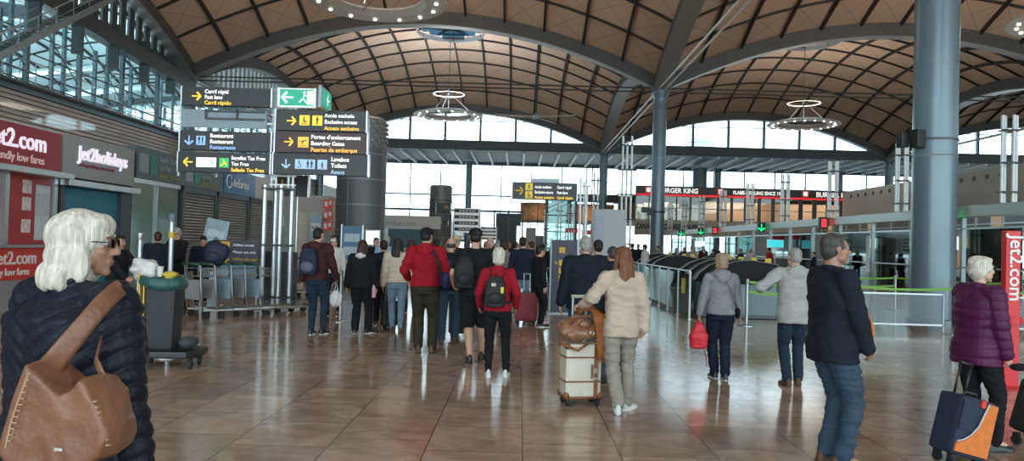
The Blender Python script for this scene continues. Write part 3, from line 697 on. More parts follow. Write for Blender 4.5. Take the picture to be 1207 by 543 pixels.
# light cabinet between the two upper left signs
t = thing('sign_box', 'empty pale glass sign cabinet framed between the left signs', 'sign', W(262, 139, YM + .2))
MB().box((0, .04, 0), (1.9, .06, .40)).build('panel', mat('pale_cabinet_panel', (.30, .38, .42), .4), t)
mb = MB(); mb.box((.25, -.02, 0), (1.3, .05, .04)); mb.box((.25, -.02, .17), (1.3, .05, .04)); mb.box((-.4, -.02, .09), (.04, .05, .2)); mb.box((.3, -.02, .09), (.04, .05, .2)); mb.build('frame', STEEL, t)

# ================================================================== DUCT TOWERS
def tower(x, y, label, g='perforated duct towers'):
    t = thing('duct_tower', label, 'column', (x, y, 0), 0, g); r = 1.03
    TM = mat('dark_grey_tower_cladding', (.13, .135, .14), .45, .3, .05, 1); NM = mat('nozzle_collar_grey', (.20, .21, .20), .5, .3)
    MB().lathe([(r, 0), (r, 5.4)], n=40).build('casing', TM, t, smooth='auto')
    mb = MB()
    for z in (.9, 1.95, 3.0, 4.05, 5.1): mb.lathe([(r, z), (r + .02, z + .01), (r + .02, z + .04), (r, z + .05)], n=40, cap=False)
    for a in (-1.9, -.4, 1.1, 2.6): mb.box((r * math.cos(a), r * math.sin(a), 2.7), (.04, .05, 5.3), a)
    mb.build('seam', mat('light_tower_seam', (.28, .30, .30), .4, .5), t, smooth='auto')
    MB().lathe([(r - .06, 5.4), (r - .06, 6.6), (r - .2, 6.7), (.01, 6.7)], n=40).build('nozzle_head', NM, t, smooth='auto')
    mb = MB()
    for k in range(6):
        for j in range(22):
            a = 2 * PI * (j + .5 * (k % 2)) / 22; q = Vector((math.cos(a), math.sin(a), 0)); z = 5.5 + k * .19
            mb.cyl(q * (r - .08) + Vector((0, 0, z)), q * (r + .05) + Vector((0, 0, z)), .055, .045, 8)
    mb.build('nozzle', mat('pale_nozzle', (.34, .35, .33), .4, .4), t)
    return t
tower(-6.7, 32, 'large dark grey cylindrical duct tower directly behind the toilets sign')
tower(-7.2, 69, 'smaller looking duct tower farther off, near the departure boards')

# ================================================================== MEZZANINE WITH FOOD COURT (front at Y = 80)
MZ = thing('food_court_gallery', 'upper food court gallery with beige fascia and glass balustrade', 'gallery', (12, 80, 0))
MB().b2(0, 30, 0, 18, 4.25, 4.6).build('floor_slab', mat('gallery_slab', (.3, .3, .29), .6), MZ)
MB().b2(0, 30, -.15, 0, 2.9, 4.5).build('fascia', mat('beige_fascia_panel', (.38, .34, .29), .6, 0, .04, .6), MZ)
MB().b2(0, 30, 14, 14.2, 4.6, 7.9).build('rear_wall', mat('warm_brown_back_wall', (.40, .25, .15), .6, 0, .15, .6), MZ)
mb = MB()
for i in range(21): mb.b2(i * 1.42, i * 1.45 + .07, -.1, -.02, 4.5, 7.1)
mb.b2(0, 30, -.08, -.02, 5.75, 5.82); mb.build_each('balustrade_post', STEEL, MZ)
MB().add([(0, -.05, 4.5), (30, -.05, 4.5), (30, -.05, 7.0), (0, -.05, 7.0)], [(0, 1, 2, 3)]).build('balustrade_glass', glass_mat('food_court_glass', (.85, .88, .86), .04), MZ)
MB().b2(7.8, 30, 2.5, 2.7, 4.6, 6.7).build('screen_wall', mat('pinkish_beige_panel', (.55, .38, .28), .6, 0, .08, .5), MZ)
MB().b2(0, 30, 0, 18, 7.05, 7.15).build('roof', mat('dark_food_court_roof', (.06, .06, .06), .6), MZ)
for i in range(4): l = lamp('food_court_light', 'AREA', (3 + i * 8, 1.4, 6.95), 170, (1, .82, .6), 6, .8); l.parent = MZ
kt = MB()
for i in range(16):
    x = .6 + random.random() * 7; kt.box((x, 1.2 + random.random() * 2, 5.1 + random.random() * 1.2), (.3 + random.random() * .5, .4, .25 + random.random() * .6))
kt.b2(.3, 7.6, 1.0, 1.8, 4.6, 5.5); kt.build('kitchen_counter', mat('pale_kitchen_equipment', (.6, .6, .57), .4, .2, .25, 2), MZ)
bk = thing('restaurant_sign_band', 'black restaurant sign band with white letters over a red stripe', 'sign', (12, 79.6, 0))
MB().b2(0, 26.5, 0, .4, 7.15, 8.05).build('band', mat('near_black_sign_band', (.03, .02, .02), .4), bk)
MB().b2(-.05, 26.55, -.08, .0, 7.02, 7.2).build('red_stripe', emat('lit_red_stripe', (.75, .02, .03), .8), bk)
for s_, x, z, sz, sq in (('BURGER KING', 2.35, 7.36, .70, .92), ('FLAME-GRILLING SINCE 1954', 10.1, 7.38, .52, .80), ('BURGER KING', 18.7, 7.34, .70, .92)):
    text(s_, sz, FR(x, -.012, z), WHT, bk, 'lettering', .02, .01, squash=sq)
for x in (1.0, 8.5, 17.3, 24.6):
    e = MB().b2(x, x + .62, -.02, 0, 7.3, 7.9).build('emblem', emat('lit_red_tile', (.62, .10, .06), .6), bk)
    MB().ball((x + .31, -.025, 7.74), (.22, .01, .1), n=10, m=6).ball((x + .31, -.025, 7.47), (.22, .01, .07), n=10, m=6).b2(x + .1, x + .52, -.03, -.02, 7.55, 7.64).build('emblem_mark', WHT, e)
ch = thing('shop_lettering', 'black capital coffee house letters on the beige fascia below the food court', 'sign', (12.1, 79.8, 3.55))
text('CANADIAN COFFEE HOUSE', .78, FR(0, -.0, 0), BLACK, ch, 'lettering', .03, .02, squash=.66)
# second, farther unit with warm interior
m2 = thing('far_shop_gallery', 'farther shop gallery with dark sign band and orange lit interior', 'shop', (-1, 93, 0))
MB().b2(4, 12.9, 0, .4, 6.9, 7.9).build('sign_band', mat('near_black_sign_band2', (.03, .025, .025), .4), m2)
MB().b2(0, 12.9, .2, 4, 4.3, 4.6).build('floor_slab', mat('gallery_slab', (.3, .3, .29), .6), m2)
MB().b2(1, 12.9, 3.8, 4, 4.6, 6.9).build('rear_wall', mat('orange_wood_wall', (.40, .22, .11), .6, 0, .4, 1.5), m2)
mb = MB()
for i in range(11): mb.b2(.8 + i * 1.15, .9 + i * 1.15, .2, .3, 0, 6.9)
mb.build_each('post', STEEL, m2)
l = lamp('shop_light', 'AREA', (7, 1.6, 6.8), 220, (1, .75, .5), 10, 1); l.parent = m2
# right hand upper wall with the row of round nozzles
wr = MB().b2(33.4, 34, 22, 79.5, 5.0, 7.9); wr = wr.build('wall_right', mat('pale_beige_upper_wall', (.40, .385, .35), .6, 0, .04, .4)); struct(wr, 'pale upper wall with a row of round air nozzles')
mb = MB()
for i in range(35): mb.cyl((33.42, 23 + i * 1.6, 7.35), (33.33, 23 + i * 1.6, 7.35), .2, .17, 12)
mb.build_each('nozzle', mat('dark_nozzle', (.06, .06, .06), .5), wr)
gb = thing('glazed_office_row', 'grey glazed office boxes below the pale upper wall', 'office', (33, 22, 0))
MB().b2(-2.6, 0, 0, 56, 2.7, 5.0).build('casing', mat('grey_glazed_box', (.13, .16, .165), .3, .3, .1, .3), gb)
mb = MB()
for i in range(20): mb.b2(-2.7, -2.6, i * 2.9, i * 2.9 + .12, 2.7, 5.0)
mb.b2(-2.72, -2.6, 0, 56, 3.7, 3.78); mb.build_each('mullion', ALU, gb)
mb = MB()
for i in range(0, 19, 3): mb.b2(-2.66, -2.61, i * 2.9 + .3, i * 2.9 + 1.4, 2.9, 4.7)
mb.build_each('glazed_pane', mat('warm_lit_pane', (.55, .40, .28), .5, emit=.35), gb)

# ================================================================== SECURITY LANE ROW ON THE RIGHT (plane X = 15)
XB = 15.0
bm_ = thing('overhead_gantry', 'long pale metal gantry beam running along the right lanes', 'gantry', (XB, 22.4, 0))
MB().b2(-.16, .16, 0, 56, 2.9, 3.28).build('beam', mat('pale_green_silver_metal', (.42, .48, .46), .35, .5, .06, .8), bm_, bevel=.02)
mb = MB()
for i in range(17): mb.b2(-.07, .07, i * 3.3 + .2, i * 3.3 + .3, 0, 2.9)
mb.build_each('post', mat('grey_green_lane_post', (.20, .25, .25), .35, .5), bm_)
mb = MB()
for i in range(17): 
    if i % 3 != 1: mb.b2(-.01, .01, i * 3.3 + .5, i * 3.3 + 3.3, .15, 2.5)
mb.build_each('glass_panel', glass_mat('lane_glass', (.72, .84, .82), .10), bm_)
mb = MB()
for i in range(17): mb.b2(-.05, .05, i * 3.3 + .4, i * 3.3 + 3.5, 2.5, 2.56); mb.b2(-.04, .04, i * 3.3 + .4, i * 3.3 + 3.5, 1.2, 1.25)
mb.build_each('rail', ALU, bm_)
for i in range(9):
    y = 23.6 + i * 6.6
    t = thing('tube_mast', ('white tube bundle with black bands on the gantry, %s' % ['nearest the right edge', 'second from the right', 'third from the right', 'fourth from the right', 'fifth from the right', 'sixth from the right', 'seventh from the right', 'next to last in the row', 'farthest and smallest'][i]), 'light mast', (XB, y, 3.28), 0, 'tube masts along the gantry')
    mb = MB()
    for dx, dy in ((-.18, 0), (-.06, .1), (.06, -.1), (.18, 0)): mb.cyl((dx * 1.2, dy, 0), (dx * 1.2, dy, 2.7), .05, n=10)
    mb.build_each('tube', ALUW, t, smooth='auto')
    mb = MB()
    for z in (.3, 1.2, 2.2): mb.b2(-.26, .26, -.16, .16, z, z + .05)
    mb.build_each('band', BLACK, t)
for y, grn, lb in ((26.3, 1, 'green lit lane arrow beside the big column'), (37.0, 0, 'red lane light to the left of the big column'), (46.5, 1, 'green lane light over the screen behind the pale jacket man'), (57.5, 0, 'small red lane light in the middle of the gantry'), (69.5, 1, 'small far green lane light beside the coffee letters'), (62, 1, 'faint green lane light above the grey haired woman')):
    t = thing('lane_light', lb, 'signal light', (XB - .3, y, 3.0), 0, 'lane lights on the gantry')
    MB().b2(-.26, .14, -.12, .12, -.28, .3).build('housing', BLACK, t, bevel=.02)
    m_ = emat('signal_green', (.02, .75, .25), 1.6) if grn else emat('signal_red', (.8, .04, .05), 1.2)
    if grn: arrow(MB(), -.06, 0, .42, 'd', -.13).build('lens', m_, t)
    else: MB().b2(-.18, .06, -.14, -.12, -.18, .2).build('lens', m_, t)
# screens and desks behind the lanes
def screen(x0, y0, x1, y1, Y, label, m_):
    c = W((x0 + x1) / 2, (y0 + y1) / 2, Y); w = (x1 - x0) * Y / FPX; h = (y1 - y0) * Y / FPX
    t = thing('display_screen', label, 'screen', (c[0], c[1], c[2]))
    MB().box((0, .05, 0), (w + .08, .08, h + .08)).build('bezel', ALU, t, bevel=.01)
    s_ = MB().box((0, .005, 0), (w, .02, h)).build('screen', m_, t)
    MB().cyl((0, .08, -c[2] + .0), (0, .08, -h / 2), .04, n=8).build('stand', ALU, t)
    return t, s_, w, h
t, s_, w, h = screen(1097, 279, 1126, 293, 30.8, 'pale blue lit screen right of the big column', emat('lit_pale_screen', (.62, .85, .95), .9))
mb = MB()
for i in range(8): mb.box((-w / 2 + .12 + i * .095, -.008, -.10), (.03, .004, .06))
mb.box((0, -.008, -.14), (w * .85, .004, .015)); mb.build('screen_print', emat('blue_screen_print', (.25, .45, .7), .7), s_)
screen(904, 283, 922, 291, 42, 'cyan lit screen above the pale jacket man', emat('lit_cyan_screen', (.05, .62, .72), .9))
screen(1010, 281, 1018, 292, 40, 'left of two small white lit screens left of the big column', emat('lit_white_screen', (.75, .85, .85), .85))
screen(1022, 281, 1032, 292, 40, 'right of two small white lit screens left of the big column', emat('lit_white_screen', (.75, .85, .85), .85))
screen(819, 284, 830, 291, 48, 'small bluish white screen near the far lanes', emat('lit_white_screen', (.75, .85, .85), .85))
def desk(px, Y, label, w=1.8, dark=True):
    t = thing('checkin_desk', label, 'desk', (W(px, 300, Y)[0], Y, 0), 0, 'desks behind the lanes')
    MB().b2(-w / 2, w / 2, 0, .7, 0, 1.0).b2(-w / 2 - .05, w / 2 + .05, -.1, .75, 1.0, 1.06).build('body', mat('white_desk_front', (.48, .50, .48), .4, 0, .08, 2), t, bevel=.01)
    MB().b2(-w * .3, -w * .3 + .5, .2, .26, 1.1, 1.5).b2(-w * .3 + .2, -w * .3 + .3, .2, .3, 1.06, 1.1).build('monitor', BLACK, t)
    MB().b2(-w / 2 + .1, w / 2 - .1, -.02, 0, .35, .6).build('front_panel', mat('dark_desk_panel', (.08, .09, .09), .4), t)
for px, Y, lb in ((1125, 30, 'white desk with dark monitor behind the purple coat woman'), (1185, 29, 'white desk beyond the red post'), (1010, 38, 'desk just left of the big column'), (1150, 36, 'far desk under the warm lit alcove'), (905, 52, 'desk under the cyan screen'), (850, 62, 'desk in the distance above the grey hoodie woman'), (950, 55, 'far desk behind the pale jacket man')):
    desk(px, Y, lb)
t = thing('scanner_machine', 'dark grey baggage scanner with small green lights right of the big column', 'scanner', (16.6, 27.5, 0))
MB().b2(-.45, .45, -.6, .6, 0, 1.9).build('cabinet', mat('dark_grey_cabinet', (.07, .08, .085), .4, .2), t, bevel=.03)
MB().b2(-.9, .9, -.9, .9, .7, .85).build('conveyor', BLACK, t); MB().b2(-.28, -.22, -.62, -.6, 1.5, 1.53).b2(.1, .18, -.62, -.6, 1.5, 1.53).build('indicator', emat('signal_green', (.02, .75, .25), 1.6), t)
o = MB().b2(15.5, 33, 52, 52.3, 0, 2.9).build('partition_wall', mat('dim_partition', (.16, .18, .18), .5, .1, .2, .5)); struct(o, 'dim partition behind the lanes'); o.name = 'trim_3'
al = thing('lit_alcove', 'warm lit beige alcove with a round lamp right of the big column', 'booth', (W(1157, 300, 45)[0], 45, 0))
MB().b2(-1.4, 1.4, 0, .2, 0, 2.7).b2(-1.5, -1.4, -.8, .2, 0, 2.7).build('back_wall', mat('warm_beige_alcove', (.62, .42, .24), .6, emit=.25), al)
MB().ball((.1, -.2, 2.05), (.42, .1, .3)).build('lamp', emat('warm_alcove_lamp', (1, .8, .5), 1.2), al)
MB().b2(-1.6, 1.6, -1, .2, 2.7, 3.1).build('fascia', mat('pale_fascia_grey', (.45, .45, .43), .5), al)

# ================================================================== SPEAKERS ON THE BIG COLUMN
t = thing('column_speakers', 'pair of black loudspeaker boxes strapped to the big column', 'speaker', (9.7, 18, W(1060, 165, 18)[2]))
mb = MB(); mb.box((-.52, -.22, 0), (.26, .24, .42), .35); mb.box((-.78, -.05, -.02), (.2, .2, .34), .2); mb.build('cabinet', BLACK, t, bevel=.02)
MB().lathe([(.49, -.03), (.5, -.03), (.5, .02), (.49, .02), (.49, -.03)], n=36, cap=False).build('strap', STEEL, t)
t = thing('column_camera', 'small black camera clamped to the middle column', 'camera', (9.7 - .55, 53.7, W(777, 250, 54)[2]))
MB().box((0, 0, 0), (.5, .4, .5)).box((-.45, -.1, .1), (.4, .3, .35)).build('housing', BLACK, t, bevel=.03)
mb = MB(); mb.lathe([(.49, -.06), (.53, -.06), (.53, .06), (.49, .06), (.49, -.06)], (.55, .3, 0), 30, cap=False); mb.build('strap', BLACK, t)

# ================================================================== FREE-STANDING STRUCTURES IN THE MIDDLE
def slab(name, label, cat_, x0, y0, x1, Y, yb=None, d=.5, m_=None, zb=0.0):
    c0 = W(x0, y0, Y); c1 = W(x1, y0, Y); t = thing(name, label, cat_, ((c0[0] + c1[0]) / 2, Y, 0)); w = c1[0] - c0[0]
    MB().b2(-w / 2, w / 2, 0, d, zb, c0[2]).build('cabinet', m_, t, bevel=.02); return t, w, c0[2]
t, w, H_ = slab('information_totem', 'tall pale grey blank totem behind the dark haired group, below the masts', 'totem', 700, 246, 738, 30, d=.9, m_=mat('pale_grey_totem', (.46, .49, .51), .5, .1))
MB().b2(-w / 2 + .05, -w / 2 + .4, -.03, 0, .3, H_ - .25).build('side_panel', mat('pale_lilac_screen', (.40, .45, .58), .4), t)
YELB = mat('yellow_sign_block', (.50, .34, .03), .5, 0, emit=.08)
t = thing('notice_stand', 'dark purple upright notice board with a column of yellow blocks beside the navy coat man', 'sign', (W(664, 330, 18)[0], 18, 0), .12)
MB().b2(-.30, .30, 0, .06, .03, 1.72).build('panel', mat('dark_plum_panel', (.035, .03, .05), .45), t, bevel=.01)
MB().b2(-.33, -.3, -.02, .08, 0, 1.75).b2(.3, .33, -.02, .08, 0, 1.75).b2(-.4, .4, -.2, .25, 0, .03).build('frame', STEELL, t)
for z in (1.48, 1.18, 1.0, .82): MB().b2(-.12, .02, -.01, 0, z - .07, z + .07).build('yellow_block', YELB, t)
arrow(MB(), -.2, 1.18, .08, 'r', -.004).build('arrow', YELB, t)
# hanging yellow/black sign and its masts
t, w, h = sign('direction_sign', 'wide dark hanging sign with yellow right arrow and two stacked yellow squares', 604, 215, 680, 235.5, Y=24, group=None)
arrow(MB(), -w / 2 + .22, -.0, .26, 'r').build('arrow', PRINTY, t)
pict(t, -w / 2 + .52, .23, mat('sign_yellow_square', (.75, .55, .05), .5, emit=.3), lambda mb, x, z, s: man(mb, x, z, s * .7), DARK, z=.13); pict(t, -w / 2 + .52, .23, mat('sign_yellow_square', (.75, .55, .05), .5), seat_, DARK, z=-.13)
lines3(t, -w / 2 + .70, h, [('Accés exclusiu', WHT), ('Exclusive access', WHT), ('Acceso exclusivo', YEL)], h * .22, .74)
lines3(t, -w / 2 + 1.40, h, [('Carril ràpid', WHT), ('Fast lane', WHT), ('Carril rápido', YEL)], h * .22, .8)
zr = S0 + AX * (1 - ((t.location.x + 7.05) / 16.75) ** 2) + AY * (1 - ((24 - 36) / 18) ** 2) - t.location.z
MB().box((.0, .06, h / 2 + .06), (.9, .1, .12)).build('bracket', STEELL, t); MB().cyl((w / 2 + .12, .06, -t.location.z), (w / 2 + .12, .06, h / 2 + .2), .035, n=10).cyl((w / 2 + .3, .06, -t.location.z), (w / 2 + .3, .06, h / 2 + .5), .035, n=10).build_each('post', ALUW, t, smooth='auto'); MB().b2(-.2, w / 2 + .32, .04, .08, h / 2 + .1, h / 2 + .14).b2(-.2, w / 2 + .32, .04, .08, -h / 2 + .1, -h / 2 + .13).build_each('arm', ALUW, t)
def mast(px, Y, ytop, n=3, label='', ybot=None):
    ztop = W(px, ytop, Y)[2]; t = thing('tube_mast', label, 'light mast', (W(px, 240, Y)[0], Y, 0), 0, 'tube masts in the middle distance')
    mb = MB()
    for i in range(n): mb.cyl(((i - (n - 1) / 2) * .2, .06 * (i % 2), 0), ((i - (n - 1) / 2) * .2, .06 * (i % 2), ztop - .25 * (i % 2)), .05, n=10)
    mb.build_each('tube', ALUW, t, smooth='auto')
    mb = MB(); z = .6
    while z < ztop: mb.b2(-.14 * n, .14 * n, -.1, .12, z, z + .05); z += 1.1
    mb.build_each('band', BLACK, t)
    return t
mast(738, 34, 160, 3, 'tallest bundle of white tubes left of the middle column'); mast(702, 40, 203, 2, 'pair of white tubes beside the hanging yellow sign')
mast(690, 44, 214, 2, 'thin pair of tubes behind the hanging sign'); mast(660, 52, 236, 2, 'short tube pair under the hanging sign'); mast(674, 56, 240, 3, 'short tube bundle right under the hanging sign')
mast(644, 60, 247, 2, 'low tube pair left of the glass lift')
# glass lift tower
t = thing('glass_lift_tower', 'teal framed glass lift tower behind the hanging sign', 'lift', (W(662, 250, 84)[0], 84, 0))
mb = MB()
for x in (-1.6, 1.6):
    for y in (0, 3): mb.b2(x - .12, x + .12, y - .12, y + .12, 0, 7.2)
for z in (1.2, 3.0, 4.8, 6.6, 7.1): mb.b2(-1.7, 1.7, -.1, .1, z, z + .12); mb.beam((-1.6, 0, z - 1.5), (1.6, 0, z), .06)
mb.build('frame', STEEL, t)
MB().b2(-1.6, 1.6, .1, .14, 0, 7.1).build('glass', glass_mat('lift_glass', (.5, .68, .66), .1), t); MB().b2(-1.1, 1.1, .8, 2.6, 4.6, 6.9).build('cabin', mat('amber_cabin', (.45, .30, .16), .5), t)
# departure boards
def board(x0, y0, x1, y1, Y, label, rows):
    c = W((x0 + x1) / 2, (y0 + y1) / 2, Y); w = (x1 - x0) * Y / FPX; h = (y1 - y0) * Y / FPX
    t = thing('departure_board', label, 'information board', (c[0], Y, 0), 0, 'information boards at the far end')
    MB().box((0, .1, c[2]), (w, .2, h)).build('backing', mat('pale_board_backing', (.72, .75, .76), .4, emit=.3), t)
    mb = MB(); mb.cyl((-w / 2, .3, 0), (-w / 2, .3, c[2] + h / 2), .08, n=8); mb.cyl((w / 2, .3, 0), (w / 2, .3, c[2] + h / 2), .08, n=8); mb.build('post', STEELL, t)
    for i in range(rows):
        z = c[2] + h / 2 - (i + .45) * h / rows
        r_ = MB().b2(-w * .48, w * .46, -.05, 0, z - h / rows * .27, z + h / rows * .27).build('board_strip', DARK, t)
        mb = MB()
        for k in range(5): mb.b2(-w * .3 + k * w * .13, -w * .3 + k * w * .13 + w * .09, -.07, -.05, z - h / rows * .1, z + h / rows * .1)
        mb.build('board_print', mat('dim_board_print', (.5, .5, .46), .5, emit=.2), r_)
board(535, 245, 565, 274, 62, 'white framed board of dark strips left of the bluish pillar', 4)
board(567, 267, 585, 283, 64, 'lower board of short yellow and dark strips behind the bald man', 4)
t, w, h = sign('direction_sign', 'small black and yellow sign fixed to the farther duct tower', 503, 259, 528, 265, Y=67.8, group=None)
MB().box((-.1, -.02, 0), (w * .55, .02, h * .6)).build('yellow_block', YELB, t)
t, w, h = sign('direction_sign', 'small dark brown sign high on the farther duct tower', 514, 239, 531, 251, Y=67.8, group=None)
MB().box((.25, -.02, .1), (w * .3, .02, h * .35)).build('orange_block', mat('brown_orange_block', (.35, .18, .05), .5), t)
# tall dark louvred gates (closed lift doors) in the distance
t = thing('louvred_gate', 'pair of tall dark louvred panels at the far end below the glass front', 'gate', (W(599, 270, 78)[0], 78, 0))
for sx in (-1, 1):
    mb = MB()
    for i in range(22): mb.b2(sx * .68 - .58, sx * .68 + .58, 0, .1, .1 + i * .205, .1 + i * .205 + .13)
    mb.b2(sx * .68 - .6, sx * .68 + .6, .1, .2, 0, 4.7); mb.build('louvre_panel', mat('dark_teal_louvre', (.045, .065, .075), .45, .3), t)
mb = MB()
for x in (-1.45, 0, 1.45): mb.b2(x - .08, x + .08, -.05, .25, 0, 5.0)
mb.b2(-1.5, 1.5, -.05, .25, 4.75, 4.95); mb.build('frame', STEEL, t)
t, w, H_ = slab('equipment_cabinet', 'grey blank cabinet at the far end right of the louvred panels', 'cabinet', 620, 268, 632, 60, m_=mat('grey_cabinet_paint', (.30, .30, .31), .5))
MB().b2(w / 2, w / 2 + .6, .1, .5, 0, 2.3).build('side_cabinet', mat('dark_cabinet_paint', (.10, .11, .12), .5), t)
t, w, H_ = slab('light_box', 'tall narrow white lit panel beside the grey far cabinet', 'panel', 609, 266, 613, 66, d=.2, m_=emat('lit_panel_white', (.9, .95, .95), 1.0))
# red lit back shop under the masts
t = thing('red_lit_counter', 'small red lit counter front in the distance under the masts', 'counter', (W(680, 265, 70)[0], 70, 0))
MB().b2(-1.0, .1, 0, .5, 2.75, 3.2).b2(.5, 1.6, 0, .5, 2.6, 3.05).build_each('red_panel', mat('red_lit_panel', (.5, .03, .04), .5, emit=.25), t); MB().b2(-2.3, 2.3, .1, .8, 0, 1.1).build('counter', WHITE, t); MB().b2(-1, -.9, .1, .3, 0, 2.8).b2(1.5, 1.6, .1, .3, 0, 2.65).b2(0, .08, .1, .3, 0, 2.8).b2(.5, .58, .1, .3, 0, 2.65).build_each('post', ALU, t)
# jet bridge seen through the glass
t = thing('jet_bridge', 'pale rounded jet bridge outside the glass front', 'jet bridge', (W(474, 268, 110)[0], 110, 0))
MB().tube([(-12, 0, 3.6), (10, 0, 3.6)], 2.0, 20).build('tunnel', mat('white_bridge_skin', (.62, .62, .6), .5), t, smooth='auto'); MB().b2(-5, -4, -.4, .4, 0, 2.2).b2(5, 6, -.4, .4, 0, 2.2).build('leg', STEELL, t)
t = thing('water_tower', 'pale cylindrical tank outside the right lunette window', 'tank', (W(825, 165, 150)[0], 150, 0))
MB().lathe([(1.9, 0), (1.9, 20.5), (2.7, 21.0), (2.7, 22.2), (2.2, 22.3), (2.2, 23.2), (.1, 23.6)], n=24).build('tank', mat('pale_teal_tank', (.40, .56, .58), .6), t, smooth='auto')
# lilac concourse wall/desk with lettering low at far left
t = thing('rental_counter', 'pale counter fascia with grey web address lettering right of the big duct tower', 'counter', (W(478, 285, 58)[0], 58, 0))
MB().b2(-2.6, 2.6, 0, .3, 2.55, 3.5).build('fascia', mat('pale_counter_fascia', (.50, .52, .52), .5), t); MB().b2(-1.4, 1.7, .3, .5, .3, 2.5).build('screen_wall', mat('deep_teal_screen', (.04, .12, .15), .4), t); MB().b2(-2.6, 2.6, -.3, .5, 0, 1.05).build('counter', mat('pale_counter_base', (.42, .44, .44), .5), t)
text('rhomice.com', .55, FR(-2.2, -.02, 2.75), mat('grey_letters', (.25, .27, .28), .5), t, 'lettering', .01)
t = thing('poster_stand', 'blue and white information poster stand in front of the big duct tower', 'poster', (W(414, 300, 26)[0], 26, 0))
MB().b2(-.34, .34, 0, .05, .3, 2.05).build('board', mat('blue_poster_board', (.12, .25, .40), .5), t)
for z in (.75, 1.2, 1.65): MB().b2(-.26, .26, -.01, 0, z - .14, z + .14).build('poster_block', mat('pale_poster_block', (.55, .65, .72), .5, 0, .15, 9), t)
MB().b2(-.38, -.34, -.02, .06, 0, 2.1).b2(.34, .38, -.02, .06, 0, 2.1).build('frame', ALU, t)
screen(431, 272, 446, 288, 27, 'bright white lit screen beside the blue poster stand', emat('lit_monitor_white', (.9, .95, .95), 1.1))
# ================================================================== BARRIERS, GATES, TROLLEYS
GREENB = mat('lime_green_belt', (.16, .36, .04), .5, 0, .05, 9)
GREYPOST = mat('satin_steel_post', (.42, .44, .44), .3, .8)
def stanchion(x, y, label, h=.98, cap=GREYPOST, group='belt posts'):
    t = thing('queue_post', label, 'barrier post', (x, y, 0), 0, group)
    MB().lathe([(.02, .03), (.032, .03), (.032, h), (.02, h)], n=14).build('post', GREYPOST, t, smooth='auto')
    MB().lathe([(.0, 0), (.18, 0), (.18, .012), (.05, .035), (0, .035)], n=24).build('base', GREYPOST, t, smooth='auto')
    MB().lathe([(.036, h - .09), (.04, h - .08), (.04, h), (.02, h + .02), (0, h + .02)], n=14).build('belt_head', cap, t, smooth='auto')
    return t
def belt(x0, y0, x1, y1, zs, label, m=GREENB):
    for z in zs:
        mb = MB(); n = 10
        rings = []
        for i in range(n + 1):
            f = i / n; x = x0 + (x1 - x0) * f; y = y0 + (y1 - y0) * f; zz = z - .05 * math.sin(PI * f)
            rings.append([(x, y - .002, zz - .026), (x, y + .002, zz - .026), (x, y + .002, zz + .026), (x, y - .002, zz + .026)])
        mb.loft(rings); tag(mb.build('queue_belt', m), label if z == zs[0] else label.replace('belt', 'lower belt', 1), 'barrier belt', 'green queue belts')
posts = [(4.87, 16.3), (6.9, 16.0), (8.9, 15.7)]
for (x, y), lb in zip(posts, ('steel queue post between the grey hoodie woman and pale jacket man', 'steel queue post behind the man in the navy jacket', 'steel queue post in front of the big column, left of the purple coat')): stanchion(x, y, lb)
belt(4.87, 16.3, 6.9, 16.0, (.93, .72), 'green belt stretched just behind the pale jacket man')
belt(6.9, 16.0, 8.9, 15.7, (.93,), 'green belt stretched across the foot of the big column')
belt(8.9, 15.7, 10.9, 15.5, (.93,), 'green belt running behind the purple coat woman')
for x, y, lb in ((10.9, 15.5, 'steel queue post behind the purple coat woman'), (12.6, 19.8, 'steel queue post far right behind the red post'), (6.0, 21.5, 'steel queue post deeper in the lane area, left'), (8.4, 21.8, 'steel queue post deeper in the lane area, beside the big column'), (10.8, 22, 'steel queue post deeper in the lane area, right of the big column'), (7.4, 27.5, 'far steel queue post before the lane glass')): stanchion(x, y, lb)
belt(6.0, 21.5, 8.4, 21.8, (.93, .7), 'green belt farther back left of the big column'); belt(8.4, 21.8, 10.8, 22, (.93, .7), 'green belt farther back behind the big column'); belt(10.8, 22, 12.6, 19.8, (.93,), 'green belt farther back toward the right edge')
belt(4.2, 27.5, 7.4, 27.5, (.93,), 'green belt above the gate hoods in the distance')
# frosted low panels between the belt posts
for i, (x0, x1, y, lb) in enumerate(((6.98, 8.82, 15.86, 'frosted low barrier panel in front of the big column'), (8.98, 10.82, 15.6, 'frosted low barrier panel just left of the purple coat woman'))):
    t = thing('barrier_panel', lb, 'barrier', ((x0 + x1) / 2, y, 0)); w = x1 - x0
    MB().b2(-w / 2, w / 2, -.006, .006, .18, .78).build('pane', mat('frosted_grey_pane', (.24, .29, .31), .15, 0, .05, 2, alpha=.3), t)
    MB().b2(-w / 2, w / 2, -.015, .015, .78, .81).b2(-w / 2, w / 2, -.015, .015, .15, .18).b2(-w / 2 + .02, -w / 2 + .05, -.015, .015, 0, .8).b2(w / 2 - .05, w / 2 - .02, -.015, .015, 0, .8).build('rail', GREYPOST, t)
